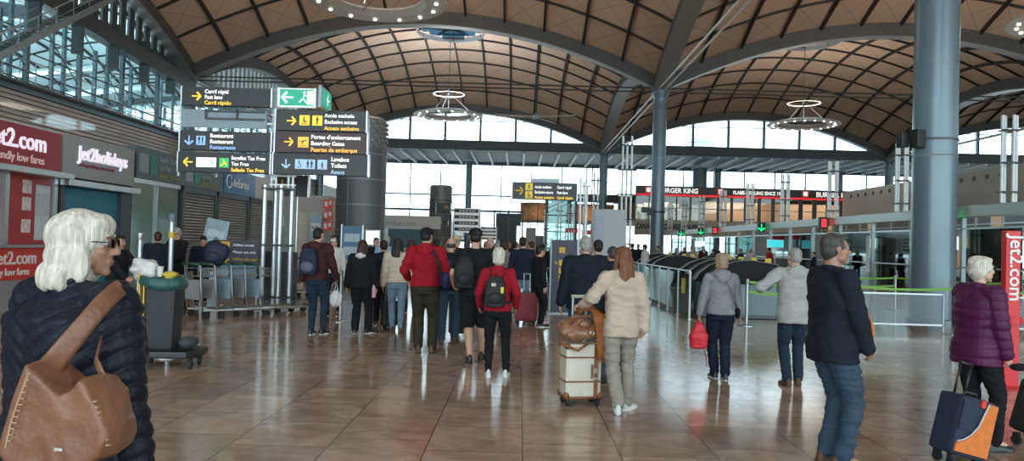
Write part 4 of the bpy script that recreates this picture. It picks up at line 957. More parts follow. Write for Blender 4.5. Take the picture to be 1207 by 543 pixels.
# glass balustrade along X = 3.9
bl = thing('glass_balustrade', 'waist high glass balustrade on steel posts in front of the black gate hoods', 'barrier', (3.9, 17.4, 0))
for i in range(8): MB().b2(-.006, .006, i * 1.25 + .06, i * 1.25 + 1.19, .12, 1.02).build('pane', glass_mat('balustrade_glass', (.62, .78, .76), .12), bl)
for i in range(9): MB().cyl((0, i * 1.25, 0), (0, i * 1.25, 1.08), .028, n=10).lathe([(.07, 0), (.07, .015), (0, .02)], (0, i * 1.25, 0), 12).build_each('post', GREYPOST, bl, per=2)
MB().b2(-.008, .008, .5, .8, .55, .9).xf(Matrix.Translation((-.01, 0, 0))).build('yellow_sticker', mat('yellow_sticker', (.65, .5, .04), .5), bl)
MB().tube([(0, 0, 1.09), (0, 10, 1.09)], .02, 8).build('handrail', GREYPOST, bl)
# boarding pass gates with curved black hoods
def gate(x, y, label, L_=1.75):
    t = thing('boarding_pass_gate', label, 'gate', (x, y, 0), 0, 'hooded pass gates')
    MB().b2(0, L_, -.14, .14, 0, .82).build('body', mat('dark_glassy_gate_side', (.03, .045, .05), .15, .2), t, bevel=.02)
    MB().b2(.05, L_ - .05, -.16, -.14, .1, .8).build('side_glass', mat('teal_gate_glass', (.10, .17, .17), .08, 0, .05, 1), t)
    prof = [(L_, .82), (L_, 1.18), (L_ - .12, 1.28), (L_ * .6, 1.36), (L_ * .38, 1.32), (L_ * .2, 1.20), (L_ * .07, 1.02), (0, .84), (0, .80)]
    MB().prism(prof, -.20, .20, 'y').build('hood', mat('gloss_black_hood', (.006, .006, .007), .42, 0, spec=.12), t, smooth='auto', bevel=.03)
    mb = MB(); mb.tube([(a, -.21, b + .01) for a, b in prof[1:-1]], .011, 8); mb.build('hood_edge', GREYPOST, t)
    MB().b2(L_ - .32, L_ - .18, -.03, .03, 1.24, 1.42).build('reader', mat('yellow_reader', (.55, .42, .04), .5), t)
    return t
for x, y, lb in ((4.35, 18.0, 'nearest black curved gate hood right of the glass balustrade'), (4.35, 19.1, 'second black curved gate hood in the right cluster'), (4.35, 20.2, 'third black curved gate hood in the right cluster'), (4.35, 21.3, 'rearmost black curved gate hood in the right cluster'),
                 (4.3, 25.6, 'nearest gate hood of the farther cluster beside the middle column'), (4.3, 26.9, 'rear gate hood of the farther cluster beside the middle column')): gate(x, y, lb)
for x, y, lb in ((5.0, 33, 'far dark gate hood beside the middle column foot'), (7.5, 33, 'far dark gate hood right of the middle column')): gate(x, y, lb)
# red post with lettering
t = thing('red_queue_post', 'tall red airline queue post with vertical white lettering beside the purple coat woman', 'barrier post', (6.08, 9.5, 0))
MB().b2(-.09, .09, -.05, .05, .02, 1.93).build('post', mat('bright_red_post', (.62, .02, .025), .35), t, bevel=.01)
MB().lathe([(0, 0), (.24, 0), (.24, .012), (.06, .03), (0, .03)], n=24).build('base', mat('bright_red_post', (.62, .02, .025), .35), t)
text('Jet2.com', .23, Matrix.Translation((-.045, -.056, 1.88)) @ Matrix.Rotation(PI / 2, 4, 'X') @ Matrix.Rotation(-PI / 2, 4, 'Z'), PRINTW, t, 'lettering', .012)
MB().cyl((0, 0, .78), (0, 0, .88), .12, n=16).build('belt_head', mat('bright_red_post', (.62, .02, .025), .35), t)
belt(6.2, 9.5, 8.0, 9.4, (.83,), 'red belt leaving the red post to the right', mat('red_belt', (.5, .02, .03), .5))
stanchion(8.0, 9.4, 'post holding the far end of the red belt', .9)
# left posts
stanchion(-3.43, 14.8, 'grey queue post behind the white plastic bag')
t = stanchion(W(187, 300, 9.6)[0], 9.9, 'tall grey pole with yellow band rising behind the cleaning cart', 1.85, mat('blue_grey_cap', (.12, .16, .22), .5), None)
MB().cyl((0, 0, 1.55), (0, 0, 1.63), .038, n=12).build('yellow_band', YELB, t)
stanchion(W(163, 300, 10.5)[0], 10.5, 'thin grey pole between the cart and the glass shop front', 1.6, GREYPOST, None)

# ---- luggage trolleys (nose pointing +X when unrotated... nested in a row)
TR = mat('worn_steel_trolley', (.36, .37, .36), .35, .8, .1, 8)
def make_trolley():
    t = thing('luggage_trolley', 'steel luggage trolley', 'trolley', (0, 0, 0), 0, 'nested luggage trolleys')
    mb = MB()
    for sx in (-.3, .3):
        mb.tube([(sx, -.38, .16), (sx * .9, .75, .12), (sx * .8, .95, .14)], .018, 8)
        mb.tube([(sx, -.38, .16), (sx, -.42, .5), (sx, -.46, 1.0), (sx * .96, -.50, 1.04)], .018, 8)
    for y in (-.3, 0, .3, .6): mb.tube([(-.29, y, .15), (.29, y, .15)], .012, 6)
    mb.tube([(-.24, .95, .14), (.24, .95, .14)], .018, 8)
    for x in (-.15, 0, .15): mb.tube([(x, -.35, .15), (x, .95, .13)], .01, 6)
    mb.build('frame', TR, t, smooth=True)
    mb = MB()
    for z in (.95, .80): mb.tube([(-.3, -.44, z), (-.28, -.2, z), (.28, -.2, z), (.3, -.44, z)], .009, 6)
    for i in range(9): mb.tube([(-.28 + i * .07, -.2, .78), (-.28 + i * .07, -.2, .97)], .006, 5)
    for i in range(6): mb.tube([(-.28 + i * .11, -.45, .80), (-.28 + i * .11, -.2, .80)], .006, 5)
    mb.build('basket', TR, t)
    MB().tube([(-.31, -.50, 1.04), (.31, -.50, 1.04)], .026, 12).build('handle', mat('green_black_grip', (.03, .09, .04), .5), t, smooth=True)
    MB().b2(-.27, .27, -.455, -.435, .36, .74).build('advert_panel', mat('grey_trolley_panel', (.30, .31, .32), .45, 0, .1, 3), t, bevel=.006)
    for x, y in ((-.3, -.3), (.3, -.3), (0, .8)):
        w_ = MB(); w_.cyl((x - .02, y, .065), (x + .02, y, .065), .065, n=16); w_.build('wheel', RUBBER, t)
    return t
t0 = make_trolley()
spots = [(-6.12, 15.0, 'nearest'), (-5.92, 15.25, 'second'), (-5.72, 15.5, 'third'), (-5.52, 15.75, 'fourth'), (-5.32, 16.0, 'last')]
for i, (x, y, w_) in enumerate(spots):
    o = t0 if i == 0 else copy_tree(t0)
    o.location = (x + .14, y, 0); o.rotation_euler = (0, 0, math.radians(-42 if i % 2 else -40)); o['label'] = 'luggage trolley, %s from the front of the nested row left of the sign mast' % w_
    if i in (2, 4):
        for c in [c for c in bpy.data.objects if c.parent == o and c.name.startswith('advert_panel')]:
            c.data = c.data.copy(); c.data.materials[0] = mat('pale_blue_advert', (.30, .46, .54), .45)
for i, (x, y, w_) in enumerate([(-6.35, 20.5, 'front'), (-6.0, 20.8, 'middle'), (-5.65, 21.1, 'rear')]):
    o = copy_tree(t0); o.location = (x, y, 0); o.rotation_euler = (0, 0, -.9); o['label'] = 'luggage trolley, %s one of the farther row right of the sign mast' % w_; o['group'] = 'farther luggage trolleys'
# floor sign behind trolleys
t = thing('notice_board', 'dark plum floor board with yellow square, down arrow and text above the trolleys', 'sign', (W(280, 300, 17.3)[0], 17.3, 0))
MB().b2(-.46, .46, 0, .05, .95, 1.5).build('panel', mat('dark_plum_panel', (.035, .03, .05), .45), t, bevel=.01); MB().b2(-.46, .46, 0, .05, .55, .94).build('blue_panel', mat('dull_blue_panel', (.10, .22, .32), .5), t)
MB().b2(-.42, -.20, -.01, 0, 1.25, 1.47).build('yellow_block', YELB, t); arrow(MB(), -.31, 1.09, .22, 'd', -.004).build('arrow', YELB, t)
for i, (s_, m_) in enumerate((('Utilitzi només', PRINTW), ('Please use only', PRINTW), ('Utilice sólo aquí', YELB))): text(s_, .085, FR(-.12, -.006, 1.37 - i * .16), m_, t, 'lettering', .01)
MB().b2(-.46, -.42, 0, .05, 0, .95).b2(.42, .46, 0, .05, 0, .95).build('leg', STEELL, t)
t = thing('notice_board', 'dark board leaning behind the sign mast tubes', 'sign', (W(330, 300, 18.2)[0], 18.2, 0))
MB().b2(-.4, .4, 0, .06, .1, 1.25).build('panel', mat('near_black_board', (.03, .03, .035), .5), t, bevel=.01); MB().b2(-.42, .42, -.04, .1, 0, .1).build('foot', STEEL, t)
t = thing('poster_board', 'pale blue poster board leaning before the shutter near the glasses man', 'poster', (W(231, 300, 22)[0], 22.5, 0), .3)
mb = MB().b2(-.32, .32, -.03, .03, .3, 2.1); mb.xf(Matrix.Rotation(.18, 4, 'Y')); p_ = mb.build('board', mat('pale_blue_board', (.42, .58, .64), .5, 0, .15, 4), t)
for z in (.8, 1.25, 1.7): mb = MB().b2(-.24, .24, -.04, -.03, z - .12, z + .08); mb.xf(Matrix.Rotation(.18, 4, 'Y')); mb.build('poster_print', mat('pale_print_block', (.62, .72, .76), .5, 0, .2, 12), p_)
mb = MB().beam((-.1, .03, .3), (.1, .5, 0), .04).beam((.2, .03, .3), (.3, .4, 0), .04); mb.build('foot', STEEL, t)

# ---- cleaning cart
t = thing('cleaning_cart', 'black cleaning cart with green lined rubbish bag holder and yellow pole', 'cleaning cart', (-4.28, 9.2, 0), .12); t.scale = (.78, .78, 1.0)
mb = MB(); mb.loft([[(x * s, y * s, z) for x, y in ((-.24, -.24), (.24, -.24), (.24, .24), (-.24, .24))] for z, s in ((.22, .86), (.3, .9), (1.02, 1.06))]); mb.build('bin', mat('charcoal_bin_plastic', (.018, .02, .023), .55, 0, .1, 8), t, bevel=.02)
mb = MB(); mb.loft([[(x * s, y * s, z + .03 * math.sin(7 * x + 9 * y)) for x, y in ((-.25, -.25), (0, -.29), (.25, -.25), (.29, 0), (.25, .25), (0, .29), (-.25, .25), (-.29, 0))] for z, s in ((.95, 1.06), (1.0, 1.12), (1.08, 1.1), (1.09, .8))]); mb.build('bag_rim', mat('dark_green_bin_liner', (.02, .09, .08), .35, 0, .2, 12, .6, 30), t, smooth=True)
MB().prism([(-.32, -.38), (.48, -.38), (.62, -.2), (.62, .28), (.5, .36), (-.32, .36)], .14, .22, 'z').build('platform', BLACK, t, bevel=.02)
mb = MB(); mb.ball((.40, 0, .30), (.15, .20, .07)); mb.build('cloth_pile', mat('dark_grey_cloth', (.05, .06, .065), .9, 0, .2, 9, .6), t, smooth=True)
for x, y in ((-.24, -.28), (.5, -.22), (-.24, .26), (.5, .24)):
    w_ = MB(); w_.cyl((x - .02, y, .06), (x + .02, y, .06), .06, n=18).b2(x - .03, x + .03, y - .02, y + .02, .08, .15); w_.build('wheel', RUBBER, t)
MB().cyl((-.27, -.26, .22), (-.27, -.26, 1.12), .02, n=10).cyl((-.20, -.27, .22), (-.20, -.27, 1.08), .014, n=10).build('yellow_pole', mat('yellow_pole_paint', (.62, .38, .03), .45), t)
t = thing('paper_cup', 'white paper cup standing on the rim of the cleaning cart', 'cup', (-4.28, 9.08, 1.092))
MB().lathe([(.0, 0), (.032, 0), (.043, .11), (.046, .112), (.046, .12), (.0, .12)], n=20).build('cup', WHITE, t, smooth='auto')
def crumple(c, r, seed=0, amp=.25):
    mb = MB(); mb.ball((0, 0, 0), (1, 1, 1), n=26, m=16); rnd = np.random.RandomState(seed); ks = rnd.randn(7, 3) * 3.2; ph = rnd.rand(7) * 6
    out = []
    for p in mb.v:
        v = Vector(p); f = 1 + amp * sum(math.sin(ks[i] @ np.array(p) + ph[i]) for i in range(7)) / 3.2
        out.append((c[0] + v.x * r[0] * f, c[1] + v.y * r[1] * f, c[2] + v.z * r[2] * f))
    mb.v = out; return mb
t = thing('plastic_bag', 'crumpled white plastic bag lying on top of the cleaning cart', 'plastic bag', (-4.46, 9.05, 1.15))
crumple((0, 0, .02), (.16, .13, .11), 3, .35).build('bag', mat('white_plastic_film', (.62, .60, .58), .3, 0, .1, 9, .5, 25), t, smooth=True)
t = thing('plastic_bag', 'small bright yellow bag end showing on the cart rim', 'plastic bag', (-4.16, 9.1, 1.115))
crumple((0, 0, 0), (.10, .07, .04), 5).build('bag', mat('yellow_plastic_film', (.6, .42, .05), .4), t, smooth=True)
# black holdall on the floor, dark backpack on trolleys
t = thing('holdall', 'small black holdall lying on the floor at the glasses man\'s feet', 'bag', (W(210, 300, 15.6)[0], 15.5, 0))
crumple((0, 0, .16), (.26, .17, .155), 8, .12).build('bag', mat('black_nylon', (.012, .012, .014), .6, 0, .2, 12, .4), t, smooth=True); MB().tube([(-.14, 0, .29), (-.08, 0, .38), (.08, 0, .38), (.14, 0, .29)], .012, 6).build('handle', BLACK, t); MB().b2(-.2, .2, -.04, .04, .0, .02).build('base', BLACK, t)
t = thing('backpack', 'dark navy backpack dumped on the trolley row near the pale blue poster', 'backpack', (W(258, 290, 15.2)[0], 15.0, 1.02))
crumple((0, 0, .23), (.24, .18, .27), 11, .10).build('body', mat('dark_navy_nylon', (.012, .018, .04), .6, 0, .2, 12, .4), t, smooth=True); MB().tube([(-.05, 0, .48), (0, 0, .55), (.05, 0, .48)], .012, 6).build('handle', BLACK, t); MB().ball((0, -.16, .15), (.15, .07, .12)).build('pocket', mat('dark_navy_nylon', (.012, .018, .04), .6), t, smooth=True)

# ================================================================== LUGGAGE
def wheels4(t, pts, r=.028):
    for x, y in pts:
        mb = MB(); mb.cyl((x - .018, y, r), (x + .018, y, r), r, n=16); mb.b2(x - .024, x + .024, y - .02, y + .02, r * 1.2, r * 2.6); mb.build('wheel', RUBBER, t)
# cream trunk case with brown straps
cs = thing('cream_suitcase', 'cream trunk style suitcase with brown leather straps, rolling beside the cream sweater woman', 'suitcase', (W(684, 440, 7.7)[0], 7.75, 0), .22)
CREAM = mat('cream_ribbed_shell', (.62, .57, .48), .45, 0, .05, 5); TAN = mat('brown_leather_strap', (.20, .075, .03), .5, 0, .15, 18, .3)
MB().b2(-.185, .185, -.12, .12, .09, .62).build('shell', CREAM, cs, bevel=.025)
mb = MB()
for i in range(9): mb.b2(-.165 + i * .039, -.155 + i * .039, -.126, -.119, .12, .59)
mb.build('rib', CREAM, cs)
mb = MB()
for z in (.24, .48): mb.b2(-.19, .19, -.128, .125, z, z + .016)
mb.b2(.105, .14, -.135, -.118, .09, .62); mb.build('strap', TAN, cs)
mb = MB()
for x in (-.185, .185):
    for z in (.09, .62):
        for y in (-.12, .12): mb.ball((x * .94, y * .9, z + (.02 if z < .3 else -.02)), (.035, .035, .035), n=10, m=6)
mb.b2(-.19, .19, -.125, .125, .075, .1); mb.build_each('corner_guard', TAN, cs, smooth=True)
MB().b2(.10, .145, -.142, -.13, .33, .38).b2(.10, .145, -.142, -.13, .27, .29).build('buckle', mat('pale_metal_buckle', (.6, .58, .5), .3, .8), cs)
MB().b2(.07, .09, -.14, -.13, .28, .42).build('carry_handle', TAN, cs)
wheels4(cs, ((-.15, -.09), (.15, -.09), (-.15, .09), (.15, .09)), .034)
HND = Vector((.66 - .0, 7.62, 1.04))
mb = MB(); mb.tube([(-.07, .09, .6), (-.07, .09, 1.07)], .011, 8); mb.tube([(.07, .09, .6), (.07, .09, 1.07)], .011, 8); mb.build('telescopic_rod', GREYPOST, cs)
MB().tube([(-.085, .09, 1.08), (.085, .09, 1.08)], .018, 10).build('grip', mat('pale_grip', (.55, .5, .44), .5), cs)
b_ = thing('leather_bag', 'shiny tan brown leather bag resting on top of the cream suitcase', 'bag', (cs.location.x - .03, 7.71, .62), .22)
LE = mat('glossy_tan_leather', (.24, .11, .055), .28, 0, .25, 14, .5, 22)
crumple((-.02, -.02, .15), (.20, .14, .15), 21, .2).build('body', LE, b_, smooth=True)
mb = MB(); mb.tube([(-.12, -.12, .2), (-.08, -.17, .28), (.06, -.17, .29), (.10, -.12, .2)], .011, 8); mb.tube([(-.2, -.05, .1), (-.2, -.12, .0), (-.05, -.16, -.05), (.06, -.15, .02)], .014, 8); mb.build('handle', TAN, b_, smooth=True)
mb = MB()
for x in (.09,): mb.tube([(x + .018 * math.cos(a), -.165, .12 + .018 * math.sin(a)) for a in np.linspace(0, 2 * PI, 14)], .006, 6)
mb.build('buckle', mat('pale_metal_buckle', (.6, .58, .5), .3, .8), b_)
for x, z in ((-.10, .10), (.02, .20)): MB().ball((x, -.125, z), (.065, .035, .045)).build('pocket', LE, b_, smooth=True)
mb = MB(); mb.tube([(-.17, -.06, .24), (-.05, -.07, .30), (.12, -.06, .26)], .006, 6); mb.build('zip', TAN, b_)
sc_ = thing('orange_scarf', 'rust orange scarf draped over the bag and down the suitcase side', 'scarf', (cs.location.x + .10, 7.66, .95), .22)
mb = MB(); rings = []
path = [(-.14, .02, -.01), (-.10, -.02, .035), (-.02, -.05, .03), (.05, -.07, -.04), (.085, -.085, -.14), (.10, -.09, -.26), (.115, -.09, -.38), (.115, -.085, -.46)]
for i, (x, y, z) in enumerate(path):
    w_ = .05 + .035 * min(1, i / 4); r_ = []
    for k in range(16):
        a = 2 * PI * k / 16; r_.append((x + w_ * math.cos(a) * (1 if i > 2 else .6) + .006 * math.sin(5 * a + i), y + .032 * math.sin(a) + .008 * math.sin(4 * a + i) - (.0), z + (.03 * math.sin(a) if i < 3 else 0)))
    rings.append(r_)
mb.loft(rings); mb.build('cloth', mat('rust_orange_wool', (.36, .115, .03), .9, 0, .2, 20, .5, 60), sc_, smooth=True)
mb = MB()
for k in range(10): x = .05 + k * .014; mb.tube([(x, -.09, -.455), (x + .002, -.09, -.50)], .004, 4)
mb.build('fringe', mat('rust_orange_wool', (.36, .115, .03), .9), sc_)
# navy and orange cabin case, far right
c2 = thing('navy_orange_suitcase', 'navy cabin suitcase with a curved orange front panel at lower right', 'suitcase', (W(1122, 500, 6.0)[0], 6.0, 0), .25)
NV = mat('navy_polyester', (.012, .02, .05), .7, 0, .15, 20, .4, 60); OR = mat('orange_polyester', (.62, .17, .03), .7, 0, .1, 20, .4, 60)
T2 = Matrix.Translation((0, .0, .06)) @ Matrix.Rotation(.26, 4, 'Y')
mb = MB(); mb.b2(-.17, .17, -.12, .12, .0, .46); mb.xf(T2); mb.build('shell', NV, c2, bevel=.035)
mb = MB(); pts = [(-.155, .03), (.155, .03), (.155, .44), (.07, .44), (.045, .35), (.02, .25), (-.03, .17), (-.09, .12), (-.155, .10)]
mb.prism(pts, -.135, -.115, 'y'); mb.xf(T2); mb.build('orange_panel', OR, c2, bevel=.006)
mb = MB(); mb.tube([(.06, -.137, .44), (.035, -.137, .35), (.01, -.137, .255), (-.04, -.137, .18), (-.10, -.137, .13), (-.155, -.137, .11)], .006, 6); mb.xf(T2); mb.build('piping', mat('pale_piping', (.5, .5, .5), .5), c2)
mb = MB(); mb.b2(-.16, -.02, -.128, -.115, .2, .43); mb.xf(T2); mb.build('pocket', NV, c2, bevel=.005)
mb = MB(); mb.b2(-.01, .03, -.14, -.12, .40, .455); mb.xf(T2); mb.build('tag', mat('red_tag', (.6, .05, .03), .5), c2)
mb = MB(); mb.tube([(-.06, 0, .455), (-.05, 0, .49), (.05, 0, .49), (.06, 0, .455)], .012, 8); mb.xf(T2); mb.build('top_handle', BLACK, c2, smooth=True)
mb = MB(); mb.tube([(-.05, .10, .45), (-.05, .10, .70)], .009, 8); mb.tube([(.05, .10, .45), (.05, .10, .70)], .009, 8); mb.tube([(-.06, .10, .71), (.06, .10, .71)], .016, 8); mb.xf(T2); mb.build('telescopic_handle', BLACK, c2, smooth=True)
wheels4(c2, ((-.10, .08), (-.10, -.06), (.13, -.06)), .035)
# black case cut by the right edge
c3 = thing('black_suitcase', 'black suitcase cut off by the right edge of the view', 'suitcase', (W(1213, 500, 6.6)[0], 6.6, 0), .3)
T3 = Matrix.Translation((0, 0, .08)) @ Matrix.Rotation(.35, 4, 'Y')
mb = MB(); mb.b2(-.19, .19, -.12, .12, 0, .45); mb.xf(T3); mb.build('shell', mat('black_nylon', (.012, .012, .014), .6), c3, bevel=.04); mb = MB(); mb.b2(-.13, .13, -.14, -.11, .06, .3); mb.xf(T3); mb.build('pocket', mat('black_nylon', (.012, .012, .014), .6), c3, bevel=.012)
mb = MB(); mb.tube([(-.05, .1, .44), (-.05, .1, .75)], .009, 8); mb.tube([(.05, .1, .44), (.05, .1, .75)], .009, 8); mb.tube([(-.06, .1, .75), (.06, .1, .75)], .016, 8); mb.xf(T3); mb.build('telescopic_handle', BLACK, c3)
wheels4(c3, ((-.12, .07), (-.12, -.06), (.12, 0)), .04)
def case(x, y, label, m_, w=.4, h=.62, d=.24, rz=0.0, name='suitcase', hz=1.0, group=None):
    t = thing(name, label, 'suitcase', (x, y, 0), rz, group)
    MB().b2(-w / 2, w / 2, -d / 2, d / 2, .07, .07 + h).build('shell', m_, t, bevel=.035)
    MB().b2(-w / 2 + .05, w / 2 - .05, -d / 2 - .015, -d / 2 + .01, .14, .07 + h * .5).build('pocket', m_, t, bevel=.008)
    mb = MB(); mb.tube([(-.06, d / 2 - .04, h), (-.06, d / 2 - .04, hz)], .01, 6); mb.tube([(.06, d / 2 - .04, h), (.06, d / 2 - .04, hz)], .01, 6); mb.tube([(-.08, d / 2 - .04, hz), (.08, d / 2 - .04, hz)], .016, 8); mb.build('telescopic_handle', GREYPOST, t)
    MB().tube([(-.07, 0, h + .06), (-.05, 0, h + .10), (.05, 0, h + .10), (.07, 0, h + .06)], .01, 6).build('top_handle', BLACK, t)
    wheels4(t, ((-w / 2 + .06, -d / 2 + .05), (w / 2 - .06, -d / 2 + .05), (-w / 2 + .06, d / 2 - .05), (w / 2 - .06, d / 2 - .05)), .033); return t
case(W(620, 370, 15.3)[0], 15.3, 'dark red upright suitcase behind the woman in red', mat('dark_red_shell', (.22, .012, .022), .45, 0, .1, 6), .44, .56)
case(W(718, 450, 9.3)[0] - .02, 9.05, 'dark grey suitcase half hidden between the navy coat man and cream sweater woman', mat('slate_case', (.04, .05, .06), .5), .30, .62, hz=.95)
case(W(459, 350, 13.7)[0], 13.75, 'small black suitcase left of the beige jacket person', mat('black_nylon', (.012, .012, .014), .6), .28, .45, rz=.4, hz=.9)
case(W(540, 385, 12.6)[0], 12.9, 'black suitcase in the queue behind the man in shorts', mat('black_nylon', (.012, .012, .014), .6), .36, .55)
t = thing('pink_flask', 'pink bottle held low beside the woman in black', 'bottle', (W(441, 345, 13)[0], 12.98, .62))
MB().lathe([(0, 0), (.035, 0), (.037, .02), (.037, .2), (.02, .24), (.02, .28), (0, .28)], n=18).build('bottle', mat('pink_bottle_plastic', (.62, .28, .36), .35), t, smooth='auto')
# ================================================================== PEOPLE
def remesh(mb, vox, sm=3, disp=None, name='m'):
    me = mb.mesh(name); o = bpy.data.objects.new('tmp', me); COL.objects.link(o)
    md = o.modifiers.new('r', 'REMESH'); md.mode = 'VOXEL'; md.voxel_size = vox; md.adaptivity = 0
    dg = bpy.context.evaluated_depsgraph_get(); m2 = bpy.data.meshes.new_from_object(o.evaluated_get(dg))
    bpy.data.objects.remove(o); bpy.data.meshes.remove(me)
    n = len(m2.vertices); co = np.zeros(n * 3); m2.vertices.foreach_get('co', co); co = co.reshape(-1, 3)
    e = np.zeros(len(m2.edges) * 2, dtype=np.int32); m2.edges.foreach_get('vertices', e); e = e.reshape(-1, 2)
    deg = np.bincount(e.ravel(), minlength=n).astype(float)[:, None]; deg[deg == 0] = 1
    def lap(c, f):
        a = np.stack([np.bincount(e[:, 0], c[e[:, 1], k], n) + np.bincount(e[:, 1], c[e[:, 0], k], n) for k in range(3)], 1) / deg
        return c + f * (a - c)
    for _ in range(sm): co = lap(co, .6); co = lap(co, -.35)
    for _ in range(max(1, sm // 3)): co = lap(co, .4)
    m2.vertices.foreach_set('co', co.ravel()); m2.update()
    if disp is not None:
        nr = np.zeros(n * 3); m2.vertex_normals.foreach_get('vector', nr); nr = nr.reshape(-1, 3)
        co = co + nr * disp(co)[:, None]; m2.vertices.foreach_set('co', co.ravel()); m2.update()
    m2.polygons.foreach_set('use_smooth', [True] * len(m2.polygons))
    return m2
def sines(co, freq, seed, n=9, st=(1, 1, 1)):
    r = np.random.RandomState(seed); c = co * np.array(st); out = 0
    w = .35 * np.stack([np.sin(c[:, (k + 1) % 3] * freq * .6 + r.rand() * 6) for k in range(3)], 1) / freq * 3
    for i in range(n):
        d = r.randn(3); d /= np.linalg.norm(d); out = out + np.sin((c + w) @ d * freq * (.6 + .9 * r.rand()) + r.rand() * 6.3)
    return out / n * 1.6
def folds(amp, seed, freq=26, st=(.8, .8, 1.5)):
    return lambda co: amp * (1 - 2 * np.abs(sines(co, freq, seed, 6, st))) + amp * .5 * sines(co, freq * 2.3, seed + 1, 6, st)
def put(me, name, m, parent, s=1.0):
    me.transform(Matrix.Scale(s, 4)); me.materials.clear(); me.materials.append(m); me.name = name
    o = bpy.data.objects.new(name, me); COL.objects.link(o); o.parent = parent; return o
def secs(mb, S, T, n=22, e=2.4, grow=0.0):
    rings = []
    for z, hw, hd, yc in S:
        r_ = []
        for k in range(n):
            a = 2 * PI * k / n; c, q = math.cos(a), math.sin(a)
            r_.append(T(Vector((math.copysign(abs(c) ** (2 / e), c) * (hw + grow), yc + math.copysign(abs(q) ** (2 / e), q) * (hd + grow), z))))
        rings.append(r_)
    return mb.loft(rings)
def ik(a, b, l1, l2, hint):
    a, b, hint = Vector(a), Vector(b), Vector(hint); d = b - a; L_ = min(d.length, (l1 + l2) * .998)
    b = a + d.normalized() * L_; x = (l1 * l1 - l2 * l2 + L_ * L_) / (2 * L_); h = math.sqrt(max(0, l1 * l1 - x * x)); dn = d.normalized()
    hv = hint - dn * hint.dot(dn); hv = hv.normalized() if hv.length > 1e-4 else dn.orthogonal().normalized()
    return a + dn * x + hv * h, b
def hand(mb, w, dv, tv, side, curl=.35, k=1.0):
    dv = Vector(dv).normalized(); tv = Vector(tv); tv = (tv - dv * tv.dot(dv)).normalized(); pn = dv.cross(tv) * (-1 if side > 0 else 1)
    R = Matrix((tv, pn, dv)).transposed()
    mb.ball(w + dv * .048 * k, (.040 * k, .017 * k, .054 * k), R, 14, 9); mb.capsule(w - dv * .02, w + dv * .03 * k, .027, .024 * k)
    for i in range(4):
        ln = (.074, .082, .077, .060)[i] * k; p = w + dv * (.086, .092, .088, .078)[i] * k + tv * (.030 - .0205 * i) * k; a = curl * (.5 + .12 * i)
        dsp = (.12, .03, -.05, -.14)[i]
        for f, r0, r1 in ((.44, .0095, .0088), (.31, .0088, .008), (.25, .008, .0072)):
            d = (dv * math.cos(a) + pn * math.sin(a) + tv * dsp).normalized(); q = p + d * ln * f; mb.capsule(p, q, r0 * k, r1 * k, 8); p = q; a += curl
    p = w + dv * .026 * k + tv * .030 * k; d = (dv * .62 + tv * .62 + pn * .35).normalized(); q = p + d * .042 * k; mb.capsule(p, q, .0135 * k, .011 * k, 9)
    d = (dv * .85 + tv * .28 + pn * (.3 + curl * .4)).normalized(); mb.capsule(q, q + d * .036 * k, .011 * k, .009 * k, 9)
def skin(name, c): return mat(name, c, .5, 0, .06, 9, .08, 60)
SK1 = skin('light_skin', (.50, .29, .20)); SK2 = skin('tanned_skin', (.36, .19, .12)); SK3 = skin('pale_skin', (.58, .36, .27))
def hairm(name, c): return mat(name, c, .5, 0, .3, 24, .5, 30, stretch=(3, 3, .5), spec=.3)
HW = hairm('white_hair', (.60, .55, .47)); HG = hairm('grey_hair', (.30, .29, .27)); HD = hairm('dark_hair', (.016, .012, .010)); HB = hairm('auburn_brown_hair', (.17, .065, .028)); HR = hairm('dark_red_brown_hair', (.045, .018, .014)); HBL = hairm('dull_blonde_hair', (.30, .22, .14)); HSP = hairm('salt_pepper_hair', (.055, .05, .047))
def fab(name, c, rough=.85, var=.12, bump=.25, bs=90, sh=0): return mat(name, c, rough, 0, var, 7, bump, bs, spec=.22)
LIP = mat('lip_skin', (.33, .11, .09), .5); EYEW = mat('eye_white', (.7, .7, .68), .2); IRIS = mat('dark_iris', (.03, .02, .015), .2)

